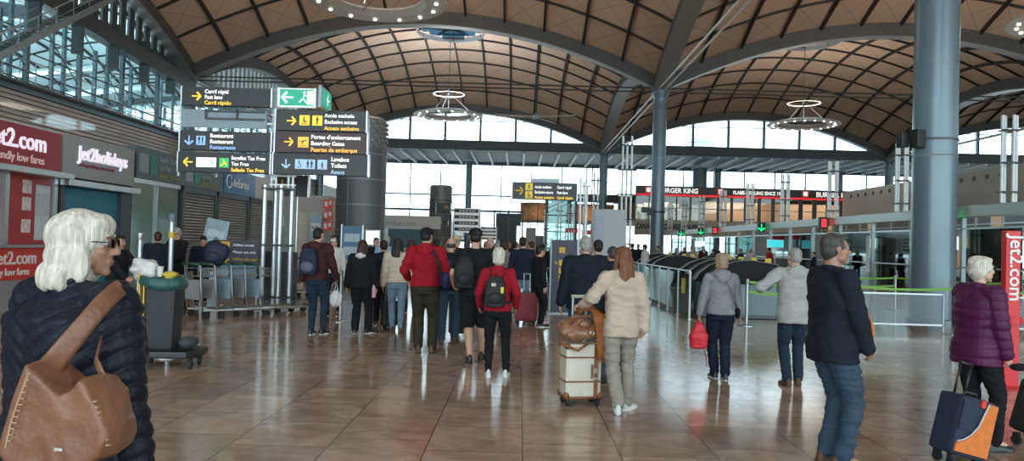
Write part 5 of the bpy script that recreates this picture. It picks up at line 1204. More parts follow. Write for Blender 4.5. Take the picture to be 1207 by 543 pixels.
class Person:
    pass
def person(label, loc, rz=0.0, H=1.72, build=1.0, skinm=SK1, hair=('short', HD), head=(0, 0), lean=.02, top=None, bottom=None, shoes=(BLACK, WHITE), feet=None, arms=None, vox=.009, cap_=None, glasses=False, face=True, seed=1, group=None, female=False, extras=()):
    """top: dict(m, hem, sl (sleeve), fat, kind, amp, quilt); bottom: dict(m, fat, kind); feet: ((x,y,z,pitch,yaw) right, left); arms: ((wrist, dir, thumb, curl, hint) right, left)"""
    t = thing('person', label, 'person', (loc[0], loc[1], 0), rz, group); s = H / 1.75; P_ = Person(); P_.t = t
    top = dict(dict(m=None, hem=.86, fat=0.012, kind='jacket', amp=.006, quilt=None, sleeve='long'), **(top or {})); bottom = dict(dict(m=None, fat=0.0, kind='trousers', amp=.005), **(bottom or {}))
    B = build; sw = (.172 if female else .188) * (B * .4 + .6)
    hip = Vector((0, 0, .93))
    RL = Matrix.Rotation(-lean, 3, 'X')
    T = lambda p: RL @ (Vector(p) - hip) + hip
    I = lambda p: Vector(p)
    feet = feet or ((.10, .10, 0, 0, -.12), (-.10, -.12, 0, 0, .12))
    arms = arms or (((.27 * B, .03, .80), (0, .05, -1), (0, 1, .1), .3, None), ((-.27 * B, .03, .80), (0, .05, -1), (0, 1, .1), .3, None))
    # ---- joints
    leg = []
    for i, sx in enumerate((1, -1)):
        f = feet[i]; an = Vector((f[0], f[1], .085 + f[2])); hp = Vector((sx * .092, 0, .90)); 
        kn, an = ik(hp, an, .415, .425, (sx * .08, 1, .0)); leg.append((hp, kn, an, f))
    arm = []
    for i, sx in enumerate((1, -1)):
        a = arms[i]; sh = T((sx * sw, -.012, 1.415)); hint = a[4] or (sx * .35, -1, -.15); el, wr = ik(sh, a[0], .285, .255, hint); arm.append((sh, el, wr, a))
    hs = T((0, .012, 1.627)); HM = Matrix.Translation(hs) @ Matrix.Rotation(head[0], 4, 'Z') @ Matrix.Rotation(-head[1], 4, 'X')
    h_ = lambda x, y, z: HM @ Vector((x, y, z)); HR_ = HM.to_3x3()
    P_.s = s; P_.hm = HM
    cr, sr = math.cos(rz), math.sin(rz)
    P_.w = lambda p: Vector((loc[0] + s * (p[0] * cr - p[1] * sr), loc[1] + s * (p[0] * sr + p[1] * cr), s * p[2]))
    P_.wr = [P_.w(arm[i][2] + Vector(arms[i][1]).normalized() * .07) for i in (0, 1)]
    # ---- body: one continuous surface
    mb = MB(); k = B * .92
    secs(mb, [(.84, .13 * k, .09 * k, 0), (.95, .155 * k, .105 * k, 0), (1.08, .135 * k, .09 * k, 0), (1.25, .155 * k, .10 * k, 0), (1.38, .15 * k, .085 * k, -.01), (1.45, .09, .06, -.01), (1.48, .055, .05, -.01)], T)
    nk = .056 if not female else .048
    mb.capsule(T((0, -.015, 1.44)), h_(0, -.02, -.05), nk * 1.08, nk)
    for (hp, kn, an, f) in leg:
        q = 1.0 if bottom['kind'] == 'shorts' else .70
        mb.capsule(hp, kn, .082 * k * q, .056 * q); calf = kn.lerp(an, .3) + Vector((0, -.012 * q, 0)); mb.capsule(kn, calf, .055 * q, .060 * q); mb.capsule(calf, an, .060 * q, .040 * q)
        mb.capsule(an, an + Vector((-math.sin(f[4]) * .0, .10, -.03)), .035, .03)
    for i, (sh, el, wr, a) in enumerate(arm):
        mb.capsule(sh, el, .046 * k, .038); mb.capsule(el, el.lerp(wr, .3), .038, .040); mb.capsule(el.lerp(wr, .3), wr, .038, .026); hand(mb, wr, a[1], a[2], 1 if i == 0 else -1, a[3], 1.0 if not female else .93)
    fs = .97 if female else 1.0
    def hb(c, r, rr=None): mb.ball(h_(*[q * fs for q in c]), [q * fs for q in r], HR_ if rr is None else HR_ @ rr, 18, 12)
    hb((0, -.012, .035), (.077, .098, .086)); hb((0, .026, -.028), (.061, .068, .082)); hb((0, .034, -.072), (.047, .048, .040)); hb((0, .072, -.098), (.022, .018, .017))
    mb.capsule(h_(0, .090, .022), h_(0, .110, -.022), .0095, .0125, 10); hb((0, .112, -.026), (.0135, .013, .011)); hb((.013, .098, -.03), (.009, .012, .008)); hb((-.013, .098, -.03), (.009, .012, .008))
    hb((0, .080, .034), (.054, .017, .012)); hb((.034, .062, -.022), (.026, .024, .022)); hb((-.034, .062, -.022), (.026, .024, .022))
    hb((0, .087, -.058), (.024, .012, .007)); hb((0, .084, -.070), (.021, .012, .008)); hb((.055, .02, -.06), (.022, .035, .03)); hb((-.055, .02, -.06), (.022, .035, .03))
    for sx in (1, -1): hb((sx * .079, -.008, -.002), (.010, .019, .031), Matrix.Rotation(-.2, 3, 'X'))
    body = put(remesh(mb, min(vox, .0062) if face else vox, 2), 'body', skinm, t, s)
    if face:
        e = MB()
        for sx in (1, -1): e.ball(h_(sx * .031 * fs, .0775 * fs, .012), (.0125, .0125, .0105), HR_)
        e.xf(Matrix.Scale(s, 4)); eo = e.build('eyes', EYEW, t, smooth=True)
        e = MB()
        for sx in (1, -1): e.ball(h_(sx * .031 * fs, .087 * fs, .012), (.0055, .0035, .0055), HR_, 10, 6)
        e.xf(Matrix.Scale(s, 4)); e.build('irises', IRIS, eo, smooth=True)
        e = MB(); e.ball(h_(0, .0935 * fs, -.0585 * fs), (.021, .0075, .0045), HR_); e.ball(h_(0, .091 * fs, -.068 * fs), (.018, .0075, .005), HR_); e.xf(Matrix.Scale(s, 4)); e.build('lips', LIP, t, smooth=True)
        if hair[0] != 'none':
            e = MB()
            for sx in (1, -1): e.tube([h_(sx * .014, .095 * fs, .034), h_(sx * .034, .092 * fs, .040), h_(sx * .054, .074 * fs, .034)], [.003, .004, .002], 6)
            e.xf(Matrix.Scale(s, 4)); e.build('eyebrows', hair[1], t, smooth=True)
    # ---- trousers
    mb = MB(); g = bottom['fat']; kd = bottom['kind']; a_ = .058 + g
    if kd != 'dress':
        secs(mb, [(.82, .145 * B + g, .105 * B + g, -.004), (.90, .172 * B + g, .125 * B + g, -.012), (.96, .150 * B, .105 * B, -.006), (1.04, .130 * B, .090 * B, 0)], I)
        for (hp, kn, an, f) in leg:
            if kd == 'shorts':
                e_ = kn + (hp - kn) * .03; mb.capsule(hp, e_, .098 * B + g, .088 + g)
            else:
                lo = an + Vector((0, -.005, .0)); nr = {'slim': (.062, .046), 'trousers': (.070, .062), 'wide': (.078, .075)}[kd if kd in ('slim', 'wide') else 'trousers']
                mb.capsule(hp, hp.lerp(kn, .5), .098 * B + g, .088 * B + g); mb.capsule(hp.lerp(kn, .5), kn, .088 * B + g, nr[0] + g); mb.capsule(kn, kn.lerp(an, .4), nr[0] + g, nr[0] + g - .002); mb.capsule(kn.lerp(an, .4), lo + Vector((0, 0, .02)), nr[0] + g - .002, nr[1] + g)
        put(remesh(mb, vox, 3, folds(bottom['amp'], seed + 5, 30, (.7, .7, 1.8))), 'shorts' if kd == 'shorts' else 'trousers', bottom['m'], t, s)
    # ---- shoes
    for (hp, kn, an, f) in leg:
        Rf = Matrix.Translation(an - Vector((0, 0, .0))) @ Matrix.Rotation(f[4], 4, 'Z') @ Matrix.Rotation(-f[3], 4, 'X') @ Matrix.Translation((0, 0, -.085))
        def shoe_ring(y, w, hgt, z0=.012):
            return [Rf @ Vector((w * math.cos(q), y, z0 + max(0, math.sin(q)) * (hgt - z0) + min(0, math.sin(q)) * .004)) for q in [2 * PI * j / 16 for j in range(16)]]
        sc = .93 if female else 1.0
        mb = MB(); mb.loft([shoe_ring(y * sc, w * sc, hh) for y, w, hh in ((-.086, .016, .04), (-.080, .033, .085), (-.068, .037, .11), (-.05, .038, .118), (.0, .040, .115), (.05, .042, .085), (.10, .048, .065), (.15, .047, .055), (.185, .034, .045), (.20, .012, .03))])
        mb.xf(Matrix.Scale(s, 4)); so = mb.build('shoe', shoes[0], t, smooth='auto')
        mb = MB(); mb.loft([[Rf @ Vector((w * sc * math.cos(q), (.06 + .148 * math.sin(q)) * sc, z)) for q in [2 * PI * j / 20 for j in range(20)]] for z, w in ((0, .046), (.022, .048))])
        mb.xf(Matrix.Scale(s, 4)); mb.build('sole', shoes[1], so)
    # ---- top garment
    g = top['fat']; hem = top['hem']; mb = MB(); sl = top['sleeve']; kd = top['kind']
    S_ = [(hem, .172 * B + g, .122 * B + g, -.004)]
    if hem < .9: S_.append((.93, .172 * B + g, .128 * B + g, -.008))
    S_ += [(1.03, .158 * B + g, .112 * B + g, 0), (1.12, .155 * B + g, .112 * B + g, 0), (1.26, .172 * B + g, .122 * B + g, -.002), (1.37, .168 * B + g, .112 * B + g, -.012), (1.435, .115 + g, .078 + g * .7, -.018), (1.475, .066 + g * .4, .062 + g * .4, -.015)]
    secs(mb, S_, T)
    for i, (sh, el, wr, a) in enumerate(arm):
        sx = 1 if i == 0 else -1; mb.capsule(T((sx * .07, -.015, 1.435)), sh + Vector((0, 0, -.004)), .048 + g * .6, .056 * (B * .5 + .5) + g)
        if sl == 'long': mb.capsule(sh, el, .056 * (B * .5 + .5) + g, .047 + g); mb.capsule(el, wr - (wr - el).normalized() * .012, .047 + g, .033 + g * .9)
        elif sl == 'short': mb.capsule(sh, sh.lerp(el, .6), .060 + g, .056 + g)
    if kd in ('hoodie', 'hooded'):
        mb.ball(T((0, -.105, 1.445)), (.125, .055, .085), None); mb.ball(T((0, -.135, 1.39)), (.085, .035, .06), None)
        mb.capsule(T((.085, -.05, 1.475)), T((-.085, -.05, 1.475)), .038); mb.capsule(T((.085, -.05, 1.475)), T((.07, .05, 1.45)), .03); mb.capsule(T((-.085, -.05, 1.475)), T((-.07, .05, 1.45)), .03)
    elif kd in ('jacket', 'coat'):
        for q in range(14):
            a0_, a1_ = 2 * PI * q / 14, 2 * PI * (q + 1) / 14
            mb.capsule(T((.064 * math.cos(a0_), -.012 + .066 * math.sin(a0_), 1.485 + .012 * -math.sin(a0_))), T((.064 * math.cos(a1_), -.012 + .066 * math.sin(a1_), 1.485 + .012 * -math.sin(a1_))), .020 if kd == 'jacket' else .025, n=8)
    def dz(co):
        d = folds(top['amp'], seed, 24)(co)
        if top['quilt']:
            per, ch, am = top['quilt']; zz = co[:, 2] + ch * np.abs(co[:, 0]); d = d * .6 + am * (np.abs(np.sin(PI * zz / per)) ** .5 - .6)
        return d
    put(remesh(mb, vox if not top['quilt'] else min(vox, .007), 3, dz), 'jacket' if kd in ('jacket', 'coat', 'hooded') else 'top', top['m'], t, s)
    # ---- hair
    hk, hm_ = hair; mb = MB(); fr_ = 26; am = .0035
    H_ = lambda c, r, n=18: mb.ball(h_(*c), r, HR_, n, 12)
    if hk in ('short', 'long', 'pony', 'curly', 'bobshort', 'undercap'):
        q = {'short': .965, 'long': 1.02, 'pony': .99, 'curly': 1.12, 'bobshort': 1.08, 'undercap': .97}[hk]
        H_((0, -.024, .046), (.083 * q, .099 * q, .087 * q)); H_((0, -.046, -.008), (.078 * q, .072 * q, .072 * q))
        if hk != 'undercap': H_((0, .045, .085), (.058, .038, .030)); [H_((sx * .066, .005, .03), (.018, .035, .04)) for sx in (1, -1)]
    if hk == 'short': H_((0, -.06, -.04), (.058, .04, .045))
    if hk == 'crop': H_((0, -.022, .044), (.080, .096, .083)); H_((0, -.044, -.01), (.075, .07, .068)); am = .001
    if hk == 'bald': H_((0, -.050, .0), (.0795, .062, .050)); am = .002
    if hk == 'curly': am = .012; fr_ = 60; H_((0, -.05, -.04), (.075, .055, .055))
    if hk == 'bobshort': H_((0, -.045, -.05), (.085, .065, .055)); am = .005
    if hk == 'bob':
        H_((0, -.022, .035), (.104, .114, .100)); H_((0, -.035, -.04), (.110, .098, .085)); H_((0, -.045, -.105), (.112, .085, .055)); H_((0, .045, .075), (.075, .055, .045)); [H_((sx * .085, -.0, -.06), (.024, .045, .08)) for sx in (1, -1)]
        [H_((.098 * math.sin(a), -.045 - .082 * math.cos(a), -.118 + .006 * (j % 2)), (.026, .024, .05)) for j, a in enumerate(np.linspace(-1.6, 1.6, 9))]; am = .0035; fr_ = 40
    if hk == 'long':
        rings = []
        for y, z, rx, ry in ((-.05, .06, .07, .05), (-.075, -.02, .088, .058), (-.095, -.12, .092, .05), (-.115, -.22, .090, .042), (-.12, -.31, .078, .032), (-.12, -.38, .055, .02)):
            rings.append([h_(rx * math.cos(2 * PI * j / 18), y + ry * math.sin(2 * PI * j / 18), z) for j in range(18)])
        mb.loft(rings)
        for sx in (1, -1): mb.capsule(h_(sx * .072, -.01, .03), h_(sx * .085, -.015, -.11), .024, .026); mb.capsule(h_(sx * .085, -.015, -.11), h_(sx * .075, -.03, -.2), .026, .014)
        am = .006; fr_ = 45
    if hk == 'pony': mb.capsule(h_(0, -.11, .05), h_(0, -.15, -.02), .028, .035); mb.capsule(h_(0, -.15, -.02), h_(0, -.13, -.17), .035, .016)
    if hk != 'none':
        st = (3.2, 3.2, .5) if hk not in ('curly',) else (1, 1, 1)
        hc = np.array(hs)
        put(remesh(mb, min(vox, .0065), 3, lambda co: am * sines(co - hc, fr_, seed + 3, 9, st)), 'hair', hm_, t, s)
    if cap_:
        c = MB(); kind_, cm = cap_
        if kind_ == 'cap':
            c.loft([[h_(.0885 * math.cos(a) * q, -.012 + .108 * math.sin(a) * q, .045 + z) for a in [2 * PI * j / 28 for j in range(28)]] for z, q in ((-.02, .985), (0, 1), (.03, .96), (.055, .83), (.072, .6), (.081, .3), (.083, .02))])
            c.loft([[h_(.07 * math.cos(a), .075 + .085 * math.sin(a), .040 + dz_ - .25 * max(0, .085 * math.sin(a))) for a in [2 * PI * j / 24 for j in range(24)]] for dz_ in (-.004, .004)])
        elif kind_ == 'hat':
            c.loft([[h_(.098 * math.cos(a) * q, -.01 + .115 * math.sin(a) * q, .04 + z) for a in [2 * PI * j / 28 for j in range(28)]] for z, q in ((0, 1), (.07, .9), (.09, .75), (.092, .02))])
            c.loft([[h_(.15 * math.cos(a) * q, -.01 + .17 * math.sin(a) * q, .045 + z - .02 * abs(math.sin(a))) for a in [2 * PI * j / 28 for j in range(28)]] for z, q in ((0, .6), (-.006, 1), (.0, 1.0), (.008, .6))])
        c.xf(Matrix.Scale(s, 4)); c.build('cap' if kind_ == 'cap' else 'sun_hat', cm, t, smooth='auto')
    if glasses:
        c = MB()
        for sx in (1, -1):
            c.tube([h_(sx * (.032 + .023 * math.cos(a)), .104 - .012 * abs(math.cos(a)) * (1 if math.cos(a) > 0 else 0), .010 + .017 * math.sin(a)) for a in np.linspace(0, 2 * PI, 17)], .0018, 6); c.tube([h_(sx * .055, .092, .014), h_(sx * .079, .05, .016), h_(sx * .083, -.01, .008)], .002, 6)
        c.tube([h_(-.010, .106, .014), h_(.010, .106, .014)], .002, 6); c.xf(Matrix.Scale(s, 4)); gl = c.build('glasses', BLACK, t)
        c = MB()
        for sx in (1, -1): c.loft([[h_(sx * .032 + .022 * math.cos(a), .1 + yy, .010 + .016 * math.sin(a)) for a in [2 * PI * j / 14 for j in range(14)]] for yy in (0, .0015)])
        c.xf(Matrix.Scale(s, 4)); c.build('lenses', glass_mat('dark_lens' if glasses == 'sun' else 'spectacle_lens', (.12, .12, .14) if glasses == 'sun' else (.8, .85, .88), .12), gl)
    return P_

def worn(P_, name, label, cat_, group=None):
    """a bag thing standing in its wearer's place and turn; local units of 1.75 m figures"""
    t = thing(name, label, cat_, P_.t.location, P_.t.rotation_euler[2], group); t.scale = (P_.s,) * 3; return t
def backpack(P_, label, m, c=(0, -.22, 1.20), w=.15, d=.085, h=.22, m2=None, one=False):
    t = worn(P_, 'backpack', label, 'backpack'); m2 = m2 or m
    mb = MB(); x, y, z = c
    secs(mb, [(z - h, w * .85, d * .85, y), (z - h * .6, w, d, y), (z, w, d, y), (z + h * .6, w * .92, d * .9, y + .01), (z + h, w * .55, d * .6, y + .03)], lambda p: Vector((p[0] + x, p[1], p[2])), 20, 3)
    put(remesh(mb, .01, 2, folds(.004, 3)), 'body', m, t); mb = MB(); mb.ball((x, y - d * .85, z - h * .4), (w * .75, d * .5, h * .42)); mb.build('front_pocket', m2, t, smooth=True)
    mb = MB(); mb.tube([(x - .03, y + .02, z + h), (x, y + .03, z + h + .045), (x + .03, y + .02, z + h)], .008, 6); mb.build('carry_loop', BLACK, t)
    for sx in ((1, -1) if not one else (one,)):
        mb = MB(); px_ = [(x * .5 + sx * w * .55, y + d * .8, z + h * .9), (sx * .115, -.12, 1.475), (sx * .118, -.02, 1.505), (sx * .125, .09, 1.45), (sx * .145, .15, 1.33), (sx * .165, .12, 1.15), (sx * .16, -.05, 1.04), (x + sx * w * .8, y + d * .6, z - h * .8)]
        mb.tube(px_, [(.022, .006)] * len(px_), 8); mb.build('strap', BLACK, t, smooth=True)
    return t

# fabrics
NAVYC = fab('navy_wool_cloth', (.010, .0135, .021)); BLKC = fab('black_cotton', (.010, .010, .012)); DJEAN = fab('dark_denim', (.016, .030, .05), bump=.3); JEAN = fab('mid_blue_denim', (.035, .062, .095)); LJEAN = fab('light_denim', (.17, .24, .31)); REDC = fab('bright_red_cotton', (.30, .008, .018)); CREAMC = fab('cream_fleece', (.50, .40, .325)); TAUPE = fab('grey_beige_denim', (.29, .255, .22)); GREYC = fab('heather_grey_jersey', (.22, .225, .235)); LGREY = fab('light_stone_cotton', (.36, .355, .34)); PURP = fab('purple_puffer_nylon', (.075, .010, .052), .42, sh=.3); QUILT = fab('navy_quilted_nylon', (.009, .0105, .019), .45); MAROON = fab('maroon_wool', (.055, .015, .018)); BEIGEP = fab('beige_puffer_nylon', (.52, .43, .33), .5); OLIVE = fab('olive_trouser_cloth', (.035, .030, .018)); WHITEC = fab('offwhite_cotton', (.52, .5, .48)); DBLUE = fab('dark_blue_cotton', (.010, .015, .030)); BLUEW = fab('blue_white_nylon', (.22, .38, .52)); ORC = fab('orange_cotton', (.62, .14, .02)); CAPM = fab('black_cap_cloth', (.010, .011, .014)); BROWNSH = mat('brown_suede_shoe', (.10, .05, .025), .7); WSHOE = mat('white_trainer', (.66, .65, .62), .5); STRAW = mat('straw_weave', (.42, .33, .20), .8, 0, .2, 40)
def X(px, Y): return W(px, 300, Y)[0]
HANG = lambda b=1.0, f=.03: (((.27 * b, f, .80), (0, .05, -1), (0, 1, .1), .35, None), ((-.27 * b, f, .80), (0, .05, -1), (0, 1, .1), .35, None))

# 1 white haired woman in the foreground, cut off by the frame
p = person('white haired woman in navy quilted jacket and glasses, close up with brown shoulder bag', (W(90, 300, 2.62)[0], 2.62), -.42, 1.67, 1.36, SK2, ('bob', HW), head=(-.92, .0), top=dict(m=QUILT, hem=.80, fat=.028, kind='jacket', amp=.005, quilt=(.066, -.75, .013)), bottom=dict(m=BLKC), arms=(((.30, .05, .80), (0, .2, -1), (0, 1, .1), .6, None), HANG(1.15)[1]), vox=.0065, glasses='sun', female=True, seed=3)
bag = thing('shoulder_bag', 'large tan brown leather hobo bag hanging from the white haired woman\'s shoulder', 'handbag', (W(85, 487, 2.28)[0], 2.28, W(85, 487, 2.28)[2]), -.12)
LTH = mat('soft_brown_leather', (.20, .085, .045), .42, 0, .15, 7, .25, 30)
k_ = 2.28 / 900; out = [(c_[0] - 85, 487 - c_[1]) for c_ in ((46, 424), (60, 436), (74, 447), (90, 458), (104, 452), (118, 438), (126, 446), (140, 468), (153, 494), (154, 512), (146, 528), (120, 542), (80, 546), (40, 545), (20, 538), (14, 524), (20, 500), (32, 462))]
mb = MB(); n_ = 9; rings = []
for j in range(n_):
    q = -1 + 2 * j / (n_ - 1); f = (1 - q * q * .55) ** .5; rings.append([(x * k_ * (.75 + .25 * f), q * .085, (z - 0) * k_ * (.85 + .15 * f)) for x, z in out])
mb.loft(rings); put(remesh(mb, .006, 6, lambda co: .008 * (1 - 2 * np.abs(sines(co, 26, 4, 6, (1.6, 1, .7)))) * .6 + .002 * sines(co, 70, 9)), 'body', LTH, bag)
mb = MB(); mb.tube([(x * k_ * 1.0, -.088 - .0, z * k_) for x, z in ((-30, 52), (-40, 25), (-50, -5), (-56, -35))], .0035, 6)
for i in range(12): z = 50 - i * 7; mb.b2((-32 - i * 2) * k_, (-26 - i * 2) * k_, -.093, -.088, z * k_, (z + 1.4) * k_)
for i in range(9): mb.b2((48 + i * 2.2) * k_, (52 + i * 2.2) * k_, -.080, -.070, (22 - i * 6) * k_, (23.6 - i * 6) * k_)
mb.build('stitching', mat('tan_stitching', (.42, .26, .15), .6), bag)
MB().box((12 * k_, -.093, -32 * k_), (.026, .004, .008)).build('maker_plate', mat('pale_metal_plate', (.6, .58, .5), .3, .8), bag)
def wpt(px, py, Y): return Vector(W(px, py, Y)) - Vector(bag.location)
Rb = Matrix.Rotation(.12, 3, 'Z')
st = [Rb @ wpt(56, 436, 2.28), Rb @ wpt(74, 412, 2.30), Rb @ wpt(98, 383, 2.33), Rb @ wpt(120, 357, 2.38), Rb @ wpt(136, 342, 2.45), Rb @ wpt(144, 337, 2.56), Rb @ wpt(146, 343, 2.68), Rb @ wpt(146, 362, 2.76)]
mb = MB(); mb.tube(st, [(.006, .038), (.006, .034), (.006, .031), (.006, .030), (.007, .030), (.010, .028), (.014, .026), (.014, .022)], 10); mb.build('strap', LTH, bag, smooth=True)
st = [Rb @ wpt(122, 446, 2.28), Rb @ wpt(112, 425, 2.34), Rb @ wpt(118, 398, 2.40)]
MB().tube(st, [(.005, .018)] * 3, 8).build('strap', LTH, bag, smooth=True)

# 2 right hand man
p = person('dark haired man with glasses standing in profile in navy jacket and jeans', (X(982, 5.75), 5.75), -1.42, 1.745, 1.10, SK2, ('short', HSP), head=(-.08, -.04), lean=-.01, top=dict(m=NAVYC, hem=.80, fat=.026, kind='jacket', amp=.007), bottom=dict(m=JEAN, kind='trousers', amp=.008, fat=.004), feet=((.09, .05, 0, 0, -.15), (-.09, .02, 0, 0, .2)), arms=(((.19, .16, .90), (-.5, .7, -.6), (0, .6, .8), .5, (.8, -1, 0)), ((-.20, .17, .92), (.5, .7, -.5), (0, .5, .8), .5, (-.8, -1, 0))), shoes=(BROWNSH, BROWNSH), vox=.0075, glasses=True, seed=12)
t = worn(p, 'waist_bag', 'orange bag held against the front of the navy jacket man', 'bag'); mb = MB(); mb.ball((0, .22, 1.02), (.13, .07, .17), None, 20, 14); put(remesh(mb, .008, 3, folds(.006, 4)), 'body', ORC, t); MB().tube([(-.12, .2, 1.12), (-.16, .13, 1.3), (-.12, .05, 1.47)], [(.014, .004)] * 3, 8).build('strap', BLACK, t)
# 3 purple coat woman
p = person('white haired woman in a purple puffer coat and black trousers', (X(1150, 6.4), 6.4), -1.35, 1.60, 1.10, SK3, ('curly', HW), head=(-.12, -.05), lean=.04, top=dict(m=PURP, hem=.78, fat=.034, kind='coat', amp=.004, quilt=(.085, 0, .008)), bottom=dict(m=BLKC), feet=((.09, .12, 0, 0, -.1), (-.09, -.08, 0, 0, .1)), arms=(((.24, .10, .80), (0, .5, -.9), (-.2, .8, .4), .9, None), ((-.25, .1, .80), (0, .3, -1), (0, 1, .1), .5, None)), shoes=(BLACK, BLACK), vox=.0075, glasses=True, female=True, seed=22)
t = thing('clutch_bag', 'small black bag held at the hip of the purple coat woman', 'bag', (p.wr[0][0] + .06, p.wr[0][1] - .03, p.wr[0][2] - .03)); crumple((0, 0, 0), (.075, .035, .03), 6, .1).build('body', BLKC, t, smooth=True)
# 4 cream sweater woman
p = person('woman with long auburn hair in cream top pulling a cream suitcase', (X(734, 7.45), 7.45), .05, 1.60, .94, SK1, ('long', HB), head=(.35, .0), lean=.03, top=dict(m=CREAMC, hem=.80, fat=.024, kind='jacket', amp=.008), bottom=dict(m=TAUPE, kind='trousers', amp=.008, fat=.006), feet=((.10, .10, .0, 0, -.75), (-.04, -.14, .02, -.25, -.1)), arms=(((.25, -.06, .84), (-.3, .4, -.7), (-.5, .7, .2), .6, (.9, -.8, 0)), ((-.40, .10, 1.12), (-.9, .3, -.25), (.2, .9, .3), .9, (-.5, -.9, -.6))), shoes=(WSHOE, WHITE), vox=.0075, female=True, face=False, seed=31)
# 5 navy coat man in front of her
p = person('grey haired man in navy coat and jeans just beyond the cream top woman', (X(690, 9.6), 9.6), .0, 1.72, 1.16, SK1, ('short', HG), head=(.1, .05), top=dict(m=NAVYC, hem=.82, fat=.03, kind='coat', amp=.006), bottom=dict(m=JEAN), arms=(((.30, -.02, .84), (0, .1, -1), (0, 1, .1), .5, None), ((-.32, .0, .82), (0, .1, -1), (0, 1, .1), .5, None)), vox=.010, face=False, seed=40)
# 6 grey hoodie woman
p6 = person('short haired woman in a grey hoodie and navy trousers carrying a red bag', (X(850, 9.5), 9.5), .0, 1.55, 1.06, SK1, ('bobshort', HBL), head=(.1, .08), top=dict(m=GREYC, hem=.90, fat=.014, kind='hoodie', amp=.005), bottom=dict(m=DBLUE, kind='trousers', fat=.006), feet=((.06, -.08, 0, 0, -.1), (-.05, .08, 0, 0, .1)), arms=(((.29, .05, .84), (.1, .1, -1), (0, 1, .1), .4, None), ((-.30, .03, .83), (0, .1, -1), (0, 1, .1), .9, (-.8, -.8, 0))), shoes=(BLACK, WHITE), vox=.009, female=True, face=False, seed=51)
w_ = p6.wr[1]; t = thing('red_bag', 'small bright red drawstring bag swinging from the hoodie woman\'s left hand', 'bag', (w_[0], w_[1], w_[2]))
mb = MB(); secs(mb, [(-.36, .05, .035, 0), (-.34, .11, .06, 0), (-.2, .12, .065, 0), (-.09, .06, .035, 0), (-.03, .025, .02, 0)], lambda p: Vector(p), 18); put(remesh(mb, .008, 3, folds(.006, 7)), 'body', mat('bright_red_nylon', (.62, .015, .03), .5, 0, .1, 8, .2), t); MB().tube([(-.01, 0, -.05), (0, 0, .0), (.012, 0, -.05)], .008, 6).build('cord', mat('red_cord', (.4, .02, .03), .6), t); MB().tube([(.06, 0, -.34), (.1, .0, -.46), (.11, 0, -.58)], [(.02, .004)] * 3, 6).build('hanging_strap', mat('red_cord', (.4, .02, .03), .6), t)
t = worn(p6, 'shoulder_bag', 'thin black strap and small bag on the hoodie woman\'s right hip', 'handbag'); MB().tube([(-.08, -.08, 1.47), (.04, -.165, 1.35), (.15, -.15, 1.15), (.22, -.05, 1.0)], [(.008, .003)] * 4, 6).build('strap', BLACK, t); mb = MB(); mb.ball((.24, .02, .93), (.035, .09, .08)); mb.build('body', BLKC, t, smooth=True)
# 7 pale jacket man
person('grey haired man in pale stone hooded jacket raising his left hand', (X(936, 9.15), 9.15), .0, 1.645, 1.1, SK1, ('crop', HG), head=(.15, .0), top=dict(m=LGREY, hem=.80, fat=.026, kind='hooded', amp=.009), bottom=dict(m=DJEAN), feet=((.09, .06, .0, 0, -.3), (-.08, -.02, 0, 0, .1)), arms=(((.27, .16, 1.0), (0, .8, -.3), (-.3, .3, .9), .5, None), ((-.27, .22, 1.25), (.2, .8, .3), (.3, -.2, .9), .7, (-1, -.7, -.4))), shoes=(BROWNSH, BLACK), vox=.009, face=False, seed=61)
# 8 black shirt man with shorts
p = person('tall man in black cap, black t-shirt and black shorts', (X(560, 10.3), 10.3), .05, 1.80, 1.12, SK1, ('undercap', HD), head=(.0, .0), cap_=('cap', CAPM), top=dict(m=BLKC, hem=.86, fat=.012, kind='tee', amp=.006, sleeve='short'), bottom=dict(m=BLKC, kind='shorts', fat=.008), feet=((.13, .20, 0, 0, -.35), (-.03, -.14, .01, -.15, .1)), arms=(((.28, .22, 1.0), (0, .8, -.4), (-.4, .2, .9), .5, None), ((-.28, .2, 1.0), (.2, .8, -.4), (.4, .2, .9), .5, None)), shoes=(BLACK, BLACK), vox=.009, face=False, seed=71)
backpack(p, 'black backpack slung on the left shoulder of the man in shorts', fab('black_pack_nylon', (.018, .019, .022), .55), (-.13, -.2, 1.17), .13, .08, .2, one=-1)
# 9 white haired woman in red
p = person('white haired woman in red top, black trousers and white shoes', (X(588, 9.15), 9.15), .0, 1.54, 1.0, SK1, ('bobshort', HW), head=(.05, .05), top=dict(m=REDC, hem=.90, fat=.014, kind='jacket', amp=.005), bottom=dict(m=BLKC, kind='slim'), feet=((.14, .04, 0, 0, -.15), (-.10, .0, 0, 0, .1)), arms=(((.25, .12, .95), (0, .6, -.7), (0, .8, .5), .5, None), ((-.25, .12, .95), (0, .6, -.7), (0, .8, .5), .5, None)), shoes=(WSHOE, WHITE), vox=.009, female=True, face=False, seed=81)
t = backpack(p, 'small black backpack with a yellow tag on the woman in red', fab('charcoal_pack_nylon', (.022, .022, .024), .5), (-.03, -.20, 1.17), .14, .075, .20); MB().box((.065, -.285, 1.2), (.04, .008, .08)).build('yellow_tag', mat('yellow_sticker', (.65, .5, .04), .5), t); MB().box((-.05, -.285, 1.27), (.06, .008, .04)).build('pale_label', mat('pale_label', (.5, .5, .42), .5), t)
